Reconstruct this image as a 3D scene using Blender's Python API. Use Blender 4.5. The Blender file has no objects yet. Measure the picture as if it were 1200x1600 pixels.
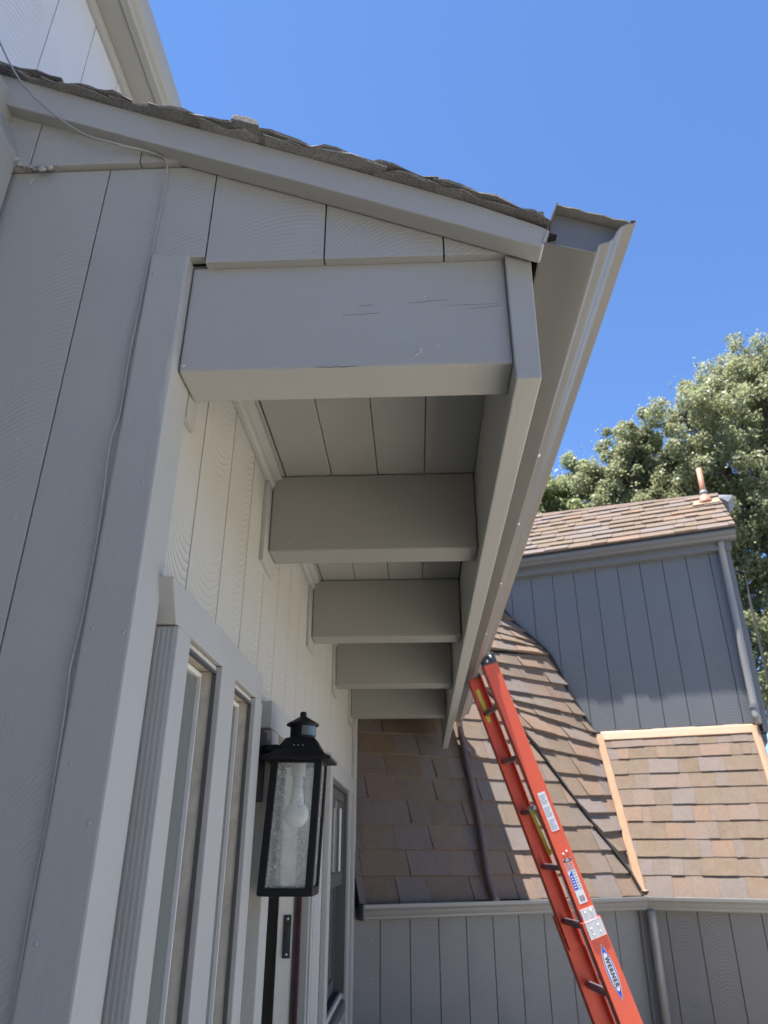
import bpy, bmesh, math, random
import numpy as np
from mathutils import Vector, Matrix

random.seed(7)
rng = np.random.default_rng(11)
S = bpy.context.scene
COL = S.collection
V = Vector

# ------------------------------------------------------------------ camera
cam_d = bpy.data.cameras.new("camera")
cam = bpy.data.objects.new("camera", cam_d)
COL.objects.link(cam)
cam_d.sensor_fit = 'VERTICAL'
cam_d.sensor_height = 36.0
cam_d.lens = 25.245
cam_d.clip_start = 0.05
cam_d.clip_end = 2000
PITCH, YAW = math.radians(25.2), math.radians(2.447)
fw = V((-math.sin(YAW) * math.cos(PITCH), math.cos(YAW) * math.cos(PITCH), math.sin(PITCH)))
rt = V((math.cos(YAW), math.sin(YAW), 0))
up = rt.cross(fw)
R = Matrix((rt, up, -fw)).transposed()
cam.matrix_world = R.to_4x4()
cam_d.dof.use_dof = True
cam_d.dof.focus_distance = 1.5
cam_d.dof.aperture_fstop = 7.0
S.camera = cam

# ------------------------------------------------------------------ sky and sun
SUN = V((-0.250, -0.082, 1.0)).normalized()
w = bpy.data.worlds.new("World")
S.world = w
w.use_nodes = True
nt = w.node_tree
bg = nt.nodes["Background"]
sky = nt.nodes.new("ShaderNodeTexSky")
sky.sky_type = 'NISHITA'
sky.sun_disc = False
sky.sun_elevation = math.asin(SUN.z)
sky.sun_rotation = math.atan2(SUN.x, SUN.y)
sky.altitude = 300
sky.air_density = 0.78
sky.dust_density = 0.0
sky.ozone_density = 10.0
nt.links.new(sky.outputs[0], bg.inputs[0])
bg.inputs[1].default_value = 0.103
sd = bpy.data.lights.new("sun", 'SUN')
sd.energy = 5.0
sd.angle = math.radians(0.53)
sd.color = (1.0, 0.96, 0.91)
so = bpy.data.objects.new("sun", sd)
COL.objects.link(so)
so.location = (-3, -1, 12)
so.rotation_euler = SUN.to_track_quat('Z', 'Y').to_euler()

S.view_settings.view_transform = 'Standard'
S.view_settings.look = 'None'
S.view_settings.gamma = 1
S.view_settings.exposure = 1.6
S.view_settings.use_curve_mapping = False

# ------------------------------------------------------------------ materials
def nodes(name):
    m = bpy.data.materials.new(name)
    m.use_nodes = True
    t = m.node_tree
    return m, t, t.nodes["Principled BSDF"]

def nd(t, typ, **kw):
    n = t.nodes.new(typ)
    for k, v in kw.items():
        if k.startswith('i_'):
            key = k[2:]
            key = int(key) if key.isdigit() else key
            n.inputs[key].default_value = v
        else:
            setattr(n, k, v)
    return n

def math_n(t, op, a, b=None):
    n = t.nodes.new("ShaderNodeMath")
    n.operation = op
    for i, x in enumerate((a, b)):
        if x is None:
            continue
        if isinstance(x, (int, float)):
            n.inputs[i].default_value = x
        else:
            t.links.new(x, n.inputs[i])
    return n.outputs[0]

def mix_col(t, fac, a, b):
    n = t.nodes.new("ShaderNodeMix")
    n.data_type = 'RGBA'
    for sock, x in ((n.inputs[0], fac), (n.inputs[6], a), (n.inputs[7], b)):
        if isinstance(x, (int, float)):
            sock.default_value = x
        elif isinstance(x, tuple):
            sock.default_value = (*x, 1)
        else:
            t.links.new(x, sock)
    return n.outputs[2]

def noise(t, vec, scale, detail=4, rough=0.55, dist=0.0):
    n = t.nodes.new("ShaderNodeTexNoise")
    n.inputs["Scale"].default_value = scale
    n.inputs["Detail"].default_value = detail
    n.inputs["Roughness"].default_value = rough
    n.inputs["Distortion"].default_value = dist
    t.links.new(vec, n.inputs["Vector"])
    return n.outputs[0]

def ramp(t, fac, stops):
    n = t.nodes.new("ShaderNodeValToRGB")
    cr = n.color_ramp
    while len(cr.elements) < len(stops):
        cr.elements.new(0.5)
    for el, (p, c) in zip(cr.elements, stops):
        el.position = p
        el.color = (*c, 1) if len(c) == 3 else c
    t.links.new(fac, n.inputs[0])
    return n.outputs[0]

def stretch(t, vec, sx, sy, sz):
    n = t.nodes.new("ShaderNodeMapping")
    n.inputs["Scale"].default_value = (sx, sy, sz)
    t.links.new(vec, n.inputs["Vector"])
    return n.outputs[0]

def bump(t, bsdf, h, strength, dist):
    b = t.nodes.new("ShaderNodeBump")
    b.inputs["Strength"].default_value = strength
    b.inputs["Distance"].default_value = dist
    t.links.new(h, b.inputs["Height"])
    t.links.new(b.outputs[0], bsdf.inputs["Normal"])

PAINT = (0.365, 0.363, 0.340)

def paint(name, col=PAINT, rough=0.45, grain=(1, 1, 1), saw=None, gb=0.25, fleck=True, cracks=False, bstr=0.55):
    """weathered exterior paint; grain = object-space scale of the wood grain, saw = saw-mark arcs (period, curve, centre)"""
    m, t, b = nodes(name)
    tc = nd(t, "ShaderNodeTexCoord")
    oi = nd(t, "ShaderNodeObjectInfo")
    P = tc.outputs["Object"]
    off = t.nodes.new("ShaderNodeVectorMath")
    off.operation = 'ADD'
    t.links.new(P, off.inputs[0])
    rv = math_n(t, 'MULTIPLY', oi.outputs["Random"], 37.0)
    cmb = nd(t, "ShaderNodeCombineXYZ")
    for i in range(3):
        t.links.new(rv, cmb.inputs[i])
    t.links.new(cmb.outputs[0], off.inputs[1])
    Q = off.outputs[0]
    g = noise(t, stretch(t, Q, *grain), 1.0, 6, 0.6)
    blot = noise(t, Q, 2.2, 4, 0.6)
    fine = noise(t, Q, 160, 3, 0.6)
    c = mix_col(t, blot, tuple(x * 0.90 for x in col), tuple(x * 1.09 for x in col))
    c = mix_col(t, math_n(t, 'MULTIPLY', fine, 0.14), c, tuple(x * 0.72 for x in col))
    h = math_n(t, 'ADD', math_n(t, 'MULTIPLY', g, gb), math_n(t, 'MULTIPLY', fine, 0.12))
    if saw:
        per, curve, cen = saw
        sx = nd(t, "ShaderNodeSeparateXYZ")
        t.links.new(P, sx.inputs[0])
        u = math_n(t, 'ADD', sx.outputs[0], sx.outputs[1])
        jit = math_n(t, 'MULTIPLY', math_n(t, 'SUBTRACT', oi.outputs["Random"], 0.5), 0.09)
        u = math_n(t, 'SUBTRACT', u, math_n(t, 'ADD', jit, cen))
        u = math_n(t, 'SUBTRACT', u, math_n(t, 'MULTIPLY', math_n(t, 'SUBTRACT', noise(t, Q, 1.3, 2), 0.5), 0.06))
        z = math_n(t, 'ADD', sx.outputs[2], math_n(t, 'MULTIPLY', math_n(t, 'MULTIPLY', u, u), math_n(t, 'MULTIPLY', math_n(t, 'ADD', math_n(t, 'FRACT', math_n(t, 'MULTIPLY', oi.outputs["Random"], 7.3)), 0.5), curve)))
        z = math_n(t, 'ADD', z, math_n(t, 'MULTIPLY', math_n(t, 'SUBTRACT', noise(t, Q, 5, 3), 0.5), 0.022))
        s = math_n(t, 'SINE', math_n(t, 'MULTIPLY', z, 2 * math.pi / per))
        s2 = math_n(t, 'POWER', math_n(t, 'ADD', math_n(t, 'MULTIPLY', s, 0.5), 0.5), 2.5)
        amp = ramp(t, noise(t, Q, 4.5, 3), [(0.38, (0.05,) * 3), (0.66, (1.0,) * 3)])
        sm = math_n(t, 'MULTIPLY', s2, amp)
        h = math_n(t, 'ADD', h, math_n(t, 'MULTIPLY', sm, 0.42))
        c = mix_col(t, math_n(t, 'MULTIPLY', sm, 0.15), c, tuple(x * 0.55 for x in col))  # saw marks tinted darker: dirt plus groove shade put into the colour
    if fleck:
        sp = noise(t, Q, 55, 2, 0.5)
        f = ramp(t, sp, [(0.735, (0, 0, 0)), (0.76, (1, 1, 1))])
        c = mix_col(t, math_n(t, 'MULTIPLY', f, 0.35), c, (0.55, 0.53, 0.48))
    if cracks:
        ck = noise(t, stretch(t, Q, 9, 9, 150), 1.0, 3, 0.5)
        gate = ramp(t, noise(t, Q, 6, 2), [(0.56, (0, 0, 0)), (0.63, (1, 1, 1))])
        f = math_n(t, 'MULTIPLY', ramp(t, ck, [(0.625, (0, 0, 0)), (0.645, (1, 1, 1))]), gate)
        c = mix_col(t, f, c, (0.07, 0.068, 0.06))
        h = math_n(t, 'SUBTRACT', h, math_n(t, 'MULTIPLY', f, 0.6))
    t.links.new(c, b.inputs["Base Color"])
    b.inputs["Roughness"].default_value = rough
    b.inputs["Specular IOR Level"].default_value = 0.35
    bump(t, b, h, bstr, 0.006)
    return m

M = {}
M['trim_v'] = paint("painted_trim_vertical", grain=(60, 60, 4))
M['trim_y'] = paint("painted_trim_lengthwise", grain=(60, 3, 60))
M['trim_x'] = paint("painted_beam", grain=(3, 60, 60), gb=0.35)
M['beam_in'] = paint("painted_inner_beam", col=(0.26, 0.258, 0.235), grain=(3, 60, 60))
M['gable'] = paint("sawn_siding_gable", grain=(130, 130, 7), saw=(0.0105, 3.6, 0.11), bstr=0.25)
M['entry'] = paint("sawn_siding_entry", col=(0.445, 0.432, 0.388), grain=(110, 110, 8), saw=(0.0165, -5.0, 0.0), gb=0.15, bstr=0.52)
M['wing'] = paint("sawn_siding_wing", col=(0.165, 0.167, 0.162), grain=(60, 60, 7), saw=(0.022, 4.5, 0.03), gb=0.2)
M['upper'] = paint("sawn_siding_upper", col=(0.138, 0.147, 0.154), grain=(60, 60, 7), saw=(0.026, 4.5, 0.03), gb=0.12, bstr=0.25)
M['soffit'] = paint("painted_soffit", col=(0.315, 0.312, 0.286), grain=(40, 3, 40), gb=0.08, fleck=False)
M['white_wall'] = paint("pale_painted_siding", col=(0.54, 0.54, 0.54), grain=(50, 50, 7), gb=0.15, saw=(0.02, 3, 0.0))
M['stucco'] = paint("lumpy_painted_stucco", col=(0.33, 0.33, 0.31), grain=(25, 25, 25), gb=0.8)

def simple(name, col, rough=0.5, metal=0.0, nscale=40, var=0.15, bstr=0.1, spec=0.5):
    m, t, b = nodes(name)
    tc = nd(t, "ShaderNodeTexCoord")
    f = noise(t, tc.outputs["Object"], nscale, 4, 0.6)
    c = mix_col(t, f, tuple(x * (1 - var) for x in col), tuple(min(1, x * (1 + var)) for x in col))
    t.links.new(c, b.inputs["Base Color"])
    b.inputs["Roughness"].default_value = rough
    b.inputs["Metallic"].default_value = metal
    b.inputs["Specular IOR Level"].default_value = spec
    if bstr:
        bump(t, b, f, bstr, 0.004)
    return m

M['gutter'] = simple("gutter_enamel", (0.160, 0.156, 0.144), 0.32, 0, 6, 0.07, 0.03)
M['gutter_wing'] = simple("wing_gutter_enamel", (0.21, 0.21, 0.20), 0.38, 0, 6, 0.07, 0.03)
M['gutter_up'] = simple("upper_gutter_enamel", (0.115, 0.12, 0.124), 0.42, 0, 6, 0.07, 0.03)
M['copper'] = simple("tan_primed_metal", (0.36, 0.225, 0.135), 0.45, 0, 14, 0.16, 0.25)
M['vent'] = simple("rust_primed_pipe", (0.42, 0.19, 0.11), 0.55, 0, 20, 0.15, 0.1)
M['lead'] = simple("grey_sealant", (0.16, 0.17, 0.18), 0.6, 0, 30, 0.2, 0.3)
M['brownpipe'] = simple("brown_painted_pipe", (0.13, 0.085, 0.07), 0.45, 0, 12, 0.15, 0.05)
M['flash'] = simple("brown_flashing", (0.12, 0.09, 0.075), 0.5, 0, 12, 0.15, 0.05)
M['room'] = simple("dim_room_wall", (0.30, 0.29, 0.27), 0.8, 0, 4, 0.1, 0)
M['dark'] = simple("dark_gap", (0.02, 0.02, 0.02), 0.9, 0, 10, 0.1, 0)
M['black'] = simple("black_powder_coat", (0.006, 0.0065, 0.008), 0.5, 0, 300, 0.2, 0.1, 0.25)
M['cream'] = simple("cream_painted_jamb", (0.88, 0.86, 0.77), 0.4, 0, 12, 0.06, 0.04)
M['maroon'] = simple("maroon_weatherstrip", (0.06, 0.016, 0.018), 0.6, 0, 12, 0.1, 0)
M['alu'] = simple("white_window_frame", (0.66, 0.66, 0.64), 0.35, 0.0, 20, 0.08, 0.03)
M['dusty'] = simple("dusty_window_jamb", (0.47, 0.43, 0.355), 0.7, 0, 30, 0.38, 0.25)
M['sash'] = simple("dark_grey_sash", (0.075, 0.075, 0.072), 0.45, 0, 20, 0.1, 0.04)
M['steel'] = simple("galvanised_steel", (0.62, 0.63, 0.64), 0.38, 0.6, 60, 0.15, 0.08)
M['strike'] = simple("worn_strike_plate", (0.10, 0.11, 0.12), 0.35, 0.7, 40, 0.3, 0.1)
M['rung'] = simple("dull_aluminium_rung", (0.16, 0.15, 0.155), 0.4, 0.5, 60, 0.15, 0.1)
M['boot'] = simple("black_rubber_cap", (0.03, 0.035, 0.04), 0.5, 0, 30, 0.2, 0.1)
M['yellow'] = simple("yellow_lock_lever", (0.62, 0.46, 0.07), 0.45, 0, 30, 0.15, 0.05)
M['lime'] = simple("lime_strip", (0.60, 0.62, 0.05), 0.5, 0, 30, 0.1, 0.0)
M['green'] = simple("pale_green_lock_lever", (0.33, 0.43, 0.27), 0.4, 0.2, 30, 0.2, 0.05)
M['cable'] = simple("pale_coax_cable", (0.30, 0.30, 0.285), 0.5, 0, 40, 0.1, 0.0)
M['web'] = simple("pale_cobweb", (0.6, 0.59, 0.55), 0.9, 0, 40, 0.1, 0.0)
M['label_w'] = simple("white_sticker", (0.66, 0.68, 0.70), 0.4, 0, 40, 0.04, 0)
M['label_blue'] = simple("blue_print", (0.015, 0.06, 0.46), 0.4, 0, 40, 0.04, 0)
M['label_pink'] = simple("pink_print", (0.62, 0.25, 0.22), 0.4, 0, 40, 0.04, 0)
M['label_blk'] = simple("black_print", (0.02, 0.02, 0.022), 0.4, 0, 40, 0.04, 0)
M['label_gry'] = simple("grey_print", (0.30, 0.32, 0.35), 0.5, 0, 40, 0.1, 0)
M['bulb'] = simple("white_bulb_glass", (0.90, 0.90, 0.88), 0.25, 0, 10, 0.02, 0)
M['bulbneck'] = simple("ivory_bulb_collar", (0.6, 0.6, 0.57), 0.4, 0, 10, 0.02, 0)
M['sensor'] = simple("smoky_sensor_lens", (0.10, 0.13, 0.125), 0.12, 0, 10, 0.1, 0)
M['cloth'] = simple("pale_curtain", (0.62, 0.55, 0.45), 0.8, 0, 10, 0.1, 0)
M['patio'] = simple("pale_concrete", (0.54, 0.50, 0.43), 0.85, 0, 9, 0.16, 0.2)
M['soil'] = simple("dark_mulch_ground", (0.075, 0.062, 0.045), 0.95, 0, 3, 0.35, 0.4)
M['bark'] = simple("oak_bark", (0.085, 0.068, 0.055), 0.9, 0, 18, 0.4, 0.8)
M['post'] = simple("dark_metal_post", (0.02, 0.022, 0.02), 0.8, 0, 18, 0.2, 0.1, 0.15)

def fiberglass():
    m, t, b = nodes("orange_fibreglass")
    tc = nd(t, "ShaderNodeTexCoord")
    f = noise(t, stretch(t, tc.outputs["Object"], 1, 1, 0.25), 190, 3, 0.7)
    g = noise(t, tc.outputs["Object"], 8, 3)
    c = mix_col(t, f, (0.58, 0.070, 0.030), (0.82, 0.13, 0.055))
    c = mix_col(t, math_n(t, 'MULTIPLY', g, 0.35), c, (0.47, 0.10, 0.07))
    t.links.new(c, b.inputs["Base Color"])
    b.inputs["Roughness"].default_value = 0.5
    bump(t, b, f, 0.12, 0.002)
    return m
M['fiber'] = fiberglass()

def shingle_mat(name, stops, light=1.0):
    m, t, b = nodes(name)
    tc = nd(t, "ShaderNodeTexCoord")
    oi = nd(t, "ShaderNodeObjectInfo")
    geo = nd(t, "ShaderNodeNewGeometry")
    P = geo.outputs["Position"]
    tint = nd(t, "ShaderNodeAttribute")
    tint.attribute_name = "tint"
    r = math_n(t, 'FRACT', math_n(t, 'ADD', oi.outputs["Random"], tint.outputs["Fac"]))
    r = math_n(t, 'ADD', math_n(t, 'MULTIPLY', r, 0.75), math_n(t, 'MULTIPLY', noise(t, P, 6, 3, 0.6), 0.25))
    base = ramp(t, r, stops)
    gr = noise(t, P, 330, 2, 0.8)
    gr2 = noise(t, P, 120, 3, 0.7)
    k = ramp(t, gr, [(0.30, (0.35,) * 3), (0.72, (1.6,) * 3)])
    c = t.nodes.new("ShaderNodeMix")
    c.data_type = 'RGBA'
    c.blend_type = 'MULTIPLY'
    c.inputs[0].default_value = 0.85
    t.links.new(base, c.inputs[6])
    t.links.new(k, c.inputs[7])
    blot = noise(t, P, 13, 4, 0.65)
    c2 = mix_col(t, ramp(t, blot, [(0.45, (0, 0, 0)), (0.75, (0.4,) * 3)]), c.outputs[2], (0.20, 0.17, 0.145))
    t.links.new(c2, b.inputs["Base Color"])
    b.inputs["Roughness"].default_value = 0.95
    b.inputs["Specular IOR Level"].default_value = 0.15
    bump(t, b, math_n(t, 'ADD', gr, gr2), 0.5, 0.004)
    return m
M['shingle'] = shingle_mat("brown_asphalt_shingle", [(0.0, (0.138, 0.103, 0.074)), (0.22, (0.180, 0.133, 0.095)), (0.45, (0.172, 0.132, 0.100)),
                                                     (0.62, (0.175, 0.147, 0.132)), (0.82, (0.215, 0.146, 0.104)), (1.0, (0.162, 0.122, 0.090))])
M['shingle_old'] = shingle_mat("weathered_grey_shingle", [(0.0, (0.16, 0.156, 0.146)), (0.4, (0.25, 0.244, 0.228)), (0.7, (0.20, 0.196, 0.184)), (1.0, (0.36, 0.35, 0.32))])

def glass_dark():
    m, t, b = nodes("window_glass")
    b.inputs["Base Color"].default_value = (0.125, 0.14, 0.128, 1)
    b.inputs["Roughness"].default_value = 0.03
    b.inputs["IOR"].default_value = 1.6
    b.inputs["Specular IOR Level"].default_value = 0.7
    return m
M['glass'] = glass_dark()

def glass_seeded():
    m, t, b = nodes("seeded_lantern_glass")
    out = t.nodes["Material Output"]
    tc = nd(t, "ShaderNodeTexCoord")
    vo = nd(t, "ShaderNodeTexVoronoi")
    vo.inputs["Scale"].default_value = 460
    t.links.new(stretch(t, tc.outputs["Object"], 1, 1, 0.45), vo.inputs["Vector"])
    seeds = ramp(t, vo.outputs["Distance"], [(0.16, (1, 1, 1)), (0.36, (0, 0, 0))])
    gate = ramp(t, noise(t, tc.outputs["Object"], 60, 2), [(0.40, (0.1,) * 3), (0.6, (1,) * 3)])
    sd_ = math_n(t, 'MULTIPLY', seeds, gate)
    tr = nd(t, "ShaderNodeBsdfTransparent")
    tr.inputs[0].default_value = (0.99, 1.0, 0.98, 1)
    df = nd(t, "ShaderNodeBsdfTranslucent")
    df.inputs[0].default_value = (0.85, 0.85, 0.80, 1)
    d2 = nd(t, "ShaderNodeBsdfDiffuse")
    d2.inputs[0].default_value = (0.88, 0.88, 0.83, 1)
    gl = nd(t, "ShaderNodeBsdfGlossy")
    gl.inputs["Roughness"].default_value = 0.18
    ms0 = nd(t, "ShaderNodeMixShader")
    ms0.inputs[0].default_value = 0.5
    t.links.new(df.outputs[0], ms0.inputs[1])
    t.links.new(d2.outputs[0], ms0.inputs[2])
    ms = nd(t, "ShaderNodeMixShader")
    t.links.new(math_n(t, 'ADD', math_n(t, 'MULTIPLY', sd_, 0.42), 0.20), ms.inputs[0])
    t.links.new(tr.outputs[0], ms.inputs[1])
    t.links.new(ms0.outputs[0], ms.inputs[2])
    m2 = nd(t, "ShaderNodeMixShader")
    m2.inputs[0].default_value = 0.10
    t.links.new(ms.outputs[0], m2.inputs[1])
    t.links.new(gl.outputs[0], m2.inputs[2])
    bp = nd(t, "ShaderNodeBump")
    bp.inputs["Strength"].default_value = 0.5
    bp.inputs["Distance"].default_value = 0.002
    t.links.new(sd_, bp.inputs["Height"])
    t.links.new(bp.outputs[0], gl.inputs["Normal"])
    t.links.new(m2.outputs[0], out.inputs[0])
    return m
M['seeded'] = glass_seeded()

def leaf_mat(name, a, b_, c_):
    m, t, b = nodes(name)
    at = nd(t, "ShaderNodeAttribute")
    at.attribute_name = "shade"
    col = ramp(t, at.outputs["Fac"], [(0.0, a), (0.5, b_), (1.0, c_)])
    t.links.new(col, b.inputs["Base Color"])
    b.inputs["Roughness"].default_value = 0.42
    b.inputs["Specular IOR Level"].default_value = 0.5
    tl = nd(t, "ShaderNodeBsdfTranslucent")
    t.links.new(mix_col(t, 0.45, col, (0.50, 0.54, 0.31)), tl.inputs[0])
    ms = nd(t, "ShaderNodeMixShader")
    ms.inputs[0].default_value = 0.5
    t.links.new(b.outputs[0], ms.inputs[1])
    t.links.new(tl.outputs[0], ms.inputs[2])
    t.links.new(ms.outputs[0], t.nodes["Material Output"].inputs[0])
    return m
M['leaf'] = leaf_mat("oak_leaf", (0.14, 0.155, 0.075), (0.24, 0.25, 0.125), (0.36, 0.365, 0.21))
M['leaf_pale'] = leaf_mat("pale_oak_leaf", (0.17, 0.20, 0.075), (0.28, 0.31, 0.13), (0.38, 0.40, 0.19))

# ------------------------------------------------------------------ builders
def link(name, me, mat, parent=None, loc=None, rot=None):
    o = bpy.data.objects.new(name, me)
    COL.objects.link(o)
    if mat is not None and not me.materials:
        me.materials.append(mat)
    if loc is not None:
        o.location = loc
    if rot is not None:
        o.rotation_euler = rot
    if parent is not None:
        o.parent = parent
        o.matrix_parent_inverse = parent.matrix_basis.inverted() if not parent.parent else (parent.parent.matrix_basis @ Matrix.Identity(4) @ parent.matrix_parent_inverse @ parent.matrix_basis).inverted()
    return o

def world_of(o):
    m = o.matrix_basis.copy()
    if o.parent:
        m = world_of(o.parent) @ o.matrix_parent_inverse @ m
    return m

def put(name, bm, mat, parent=None, origin=None, rotz=0.0, bevel=0.0, smooth=False):
    """bm is in world coordinates; the object gets its own origin (centre by default) and optional z rotation of its axes"""
    bmesh.ops.remove_doubles(bm, verts=bm.verts, dist=1e-6)
    bmesh.ops.recalc_face_normals(bm, faces=bm.faces)
    if bevel:
        es = [e for e in bm.edges if len(e.link_faces) == 2 and e.calc_face_angle(0) > 0.5]
        bmesh.ops.bevel(bm, geom=es, offset=bevel, segments=2, profile=0.6, affect='EDGES', clamp_overlap=True)
    co = [v.co for v in bm.verts]
    if origin is None:
        lo = V((min(c.x for c in co), min(c.y for c in co), min(c.z for c in co)))
        hi = V((max(c.x for c in co), max(c.y for c in co), max(c.z for c in co)))
        origin = (lo + hi) / 2
    MW = Matrix.Translation(origin) @ Matrix.Rotation(rotz, 4, 'Z')
    bm.transform(MW.inverted())
    me = bpy.data.meshes.new(name)
    bm.to_mesh(me)
    bm.free()
    if smooth:
        for p in me.polygons:
            p.use_smooth = True
    if mat is not None:
        me.materials.append(mat)
    o = bpy.data.objects.new(name, me)
    COL.objects.link(o)
    o.matrix_basis = MW
    if parent is not None:
        o.parent = parent
        o.matrix_parent_inverse = world_of(parent).inverted()
    return o

def bm_new():
    return bmesh.new()

def add_box(bm, x0, x1, y0, y1, z0, z1):
    vs = [bm.verts.new(p) for p in ((x0, y0, z0), (x1, y0, z0), (x1, y1, z0), (x0, y1, z0), (x0, y0, z1), (x1, y0, z1), (x1, y1, z1), (x0, y1, z1))]
    for f in ((0, 1, 2, 3), (4, 5, 6, 7), (0, 1, 5, 4), (1, 2, 6, 5), (2, 3, 7, 6), (3, 0, 4, 7)):
        bm.faces.new([vs[i] for i in f])
    return vs

def add_obox(bm, O, a, b, c, ra, rb, rc):
    """box in an oriented frame O + s a + t b + r c"""
    pts = []
    for k in (0, 1):
        for (i, j) in ((0, 0), (1, 0), (1, 1), (0, 1)):
            pts.append(O + a * ra[i] + b * rb[j] + c * rc[k])
    vs = [bm.verts.new(p) for p in pts]
    for f in ((0, 1, 2, 3), (4, 5, 6, 7), (0, 1, 5, 4), (1, 2, 6, 5), (2, 3, 7, 6), (3, 0, 4, 7)):
        bm.faces.new([vs[i] for i in f])

def add_prism(bm, pts, depth):
    """pts: ordered 3-D outline, extruded by vector depth"""
    a = [bm.verts.new(p) for p in pts]
    b = [bm.verts.new(V(p) + depth) for p in pts]
    n = len(pts)
    bm.faces.new(a)
    bm.faces.new(list(reversed(b)))
    for i in range(n):
        j = (i + 1) % n
        bm.faces.new((a[i], a[j], b[j], b[i]))

def add_tube(bm, pts, r, seg=10, caps=True):
    pts = [V(p) for p in pts]
    rs = r if isinstance(r, (list, tuple)) else [r] * len(pts)
    rings = []
    prev = None
    for i, p in enumerate(pts):
        d = (pts[min(i + 1, len(pts) - 1)] - pts[max(i - 1, 0)]).normalized()
        if prev is None:
            s = d.orthogonal().normalized()
        else:
            s = (prev - d * prev.dot(d)).normalized()
        prev = s
        q = d.cross(s)
        rings.append([bm.verts.new(p + (s * math.cos(2 * math.pi * k / seg) + q * math.sin(2 * math.pi * k / seg)) * rs[i]) for k in range(seg)])
    for a, b in zip(rings, rings[1:]):
        for k in range(seg):
            bm.faces.new((a[k], a[(k + 1) % seg], b[(k + 1) % seg], b[k]))
    if caps:
        bm.faces.new(list(reversed(rings[0])))
        bm.faces.new(rings[-1])

def add_lathe(bm, C, prof, seg=24):
    """prof: list of (r, z) revolved about the vertical through C"""
    rings = []
    for r, z in prof:
        if r < 1e-6:
            rings.append([bm.verts.new(C + V((0, 0, z)))])
        else:
            rings.append([bm.verts.new(C + V((r * math.cos(2 * math.pi * k / seg), r * math.sin(2 * math.pi * k / seg), z))) for k in range(seg)])
    for a, b in zip(rings, rings[1:]):
        for k in range(seg):
            k2 = (k + 1) % seg
            if len(a) == 1 and len(b) == 1:
                continue
            if len(a) == 1:
                bm.faces.new((a[0], b[k2], b[k]))
            elif len(b) == 1:
                bm.faces.new((a[k], a[k2], b[0]))
            else:
                bm.faces.new((a[k], a[k2], b[k2], b[k]))

def box(name, x0, x1, y0, y1, z0, z1, mat, parent, bevel=0.003):
    bm = bm_new()
    add_box(bm, x0, x1, y0, y1, z0, z1)
    return put(name, bm, mat, parent, bevel=bevel)

def thing(name, label, cat, loc=(0, 0, 0), group=None):
    o = bpy.data.objects.new(name, None)
    COL.objects.link(o)
    o.empty_display_size = 0.2
    o.location = loc
    o['label'] = label
    o['category'] = cat
    if group:
        o['group'] = group
    return o

def tag(o, label, cat, group=None):
    o['label'] = label
    o['category'] = cat
    if group:
        o['group'] = group
    return o

def clip_poly(poly, planes):
    """planes: (a, b, c) keep a*u + b*v <= c"""
    for a, b, c in planes:
        out = []
        for i in range(len(poly)):
            p, q = poly[i], poly[(i + 1) % len(poly)]
            dp, dq = a * p[0] + b * p[1] - c, a * q[0] + b * q[1] - c
            if dp <= 0:
                out.append(p)
            if dp * dq < 0:
                s = dp / (dp - dq)
                out.append((p[0] + (q[0] - p[0]) * s, p[1] + (q[1] - p[1]) * s))
        poly = out
        if len(poly) < 3:
            return []
    return poly

def line_plane(p, q, keep):
    """half plane bounded by p-q containing point keep"""
    a, b = q[1] - p[1], -(q[0] - p[0])
    c = a * p[0] + b * p[1]
    if a * keep[0] + b * keep[1] > c:
        a, b, c = -a, -b, -c
    return (a, b, c)

GZ = -1.42     # ground level at the porch
# ------------------------------------------------------------------ ground
bm = bm_new()
add_box(bm, -300, 300, -300, 300, GZ - 0.3, GZ - 0.05)
g = put("ground", bm, M['soil'])
g['kind'] = 'structure'
g['label'] = "dark mulched ground around the buildings"
bm = bm_new()
add_prism(bm, [V(q_ + (GZ,)) for q_ in ((2.6, -2.7), (2.6, 0.75), (0.25, 0.75), (0.25, 4.95), (13.0, 4.95), (13.0, -9.0), (-0.7, -9.0), (-0.7, -2.7))], V((0, 0, -0.2)))
g = put("patio", bm, M['patio'], bevel=0.01)
g['kind'] = 'structure'
g['label'] = "pale sunlit concrete patio below the porch"

# ------------------------------------------------------------------ house with the porch
house = thing("house", "grey painted house with a deep porch eave, timber beams and sawn siding", "house", (0, 0.97, GZ))
X_W = -0.405        # siding face of the entry wall
FAR = 5.70          # far end of the porch roof

def skew(y):
    return 0.0057 * (y - 0.93)

# --- gable wall that faces the camera
gw = box("gable_wall", -1.12, X_W - 0.03, 0.992, 1.05, GZ, 1.30, M['dark'], house, 0)

def rake_low(x):
    pts = [(-1.2, 1.545), (-0.773, 1.352), (-0.157, 1.098), (0.229, 0.934), (0.4, 0.862)]
    return float(np.interp(x, [p[0] for p in pts], [p[1] for p in pts]))

def rake_top(x):
    pts = [(-1.2, 1.63), (-0.835, 1.472), (-0.551, 1.343), (-0.247, 1.216), (0.104, 1.061), (0.250, 0.984)]
    return float(np.interp(x, [p[0] for p in pts], [p[1] for p in pts])) - 0.010

def gable_board(pts, y0=0.970, y1=0.988):
    bm = bm_new()
    add_prism(bm, [V((x, y0, z)) for x, z in pts], V((0, y1 - y0, 0)))
    return put("siding_board", bm, M['gable'], gw, bevel=0.0012)

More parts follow.
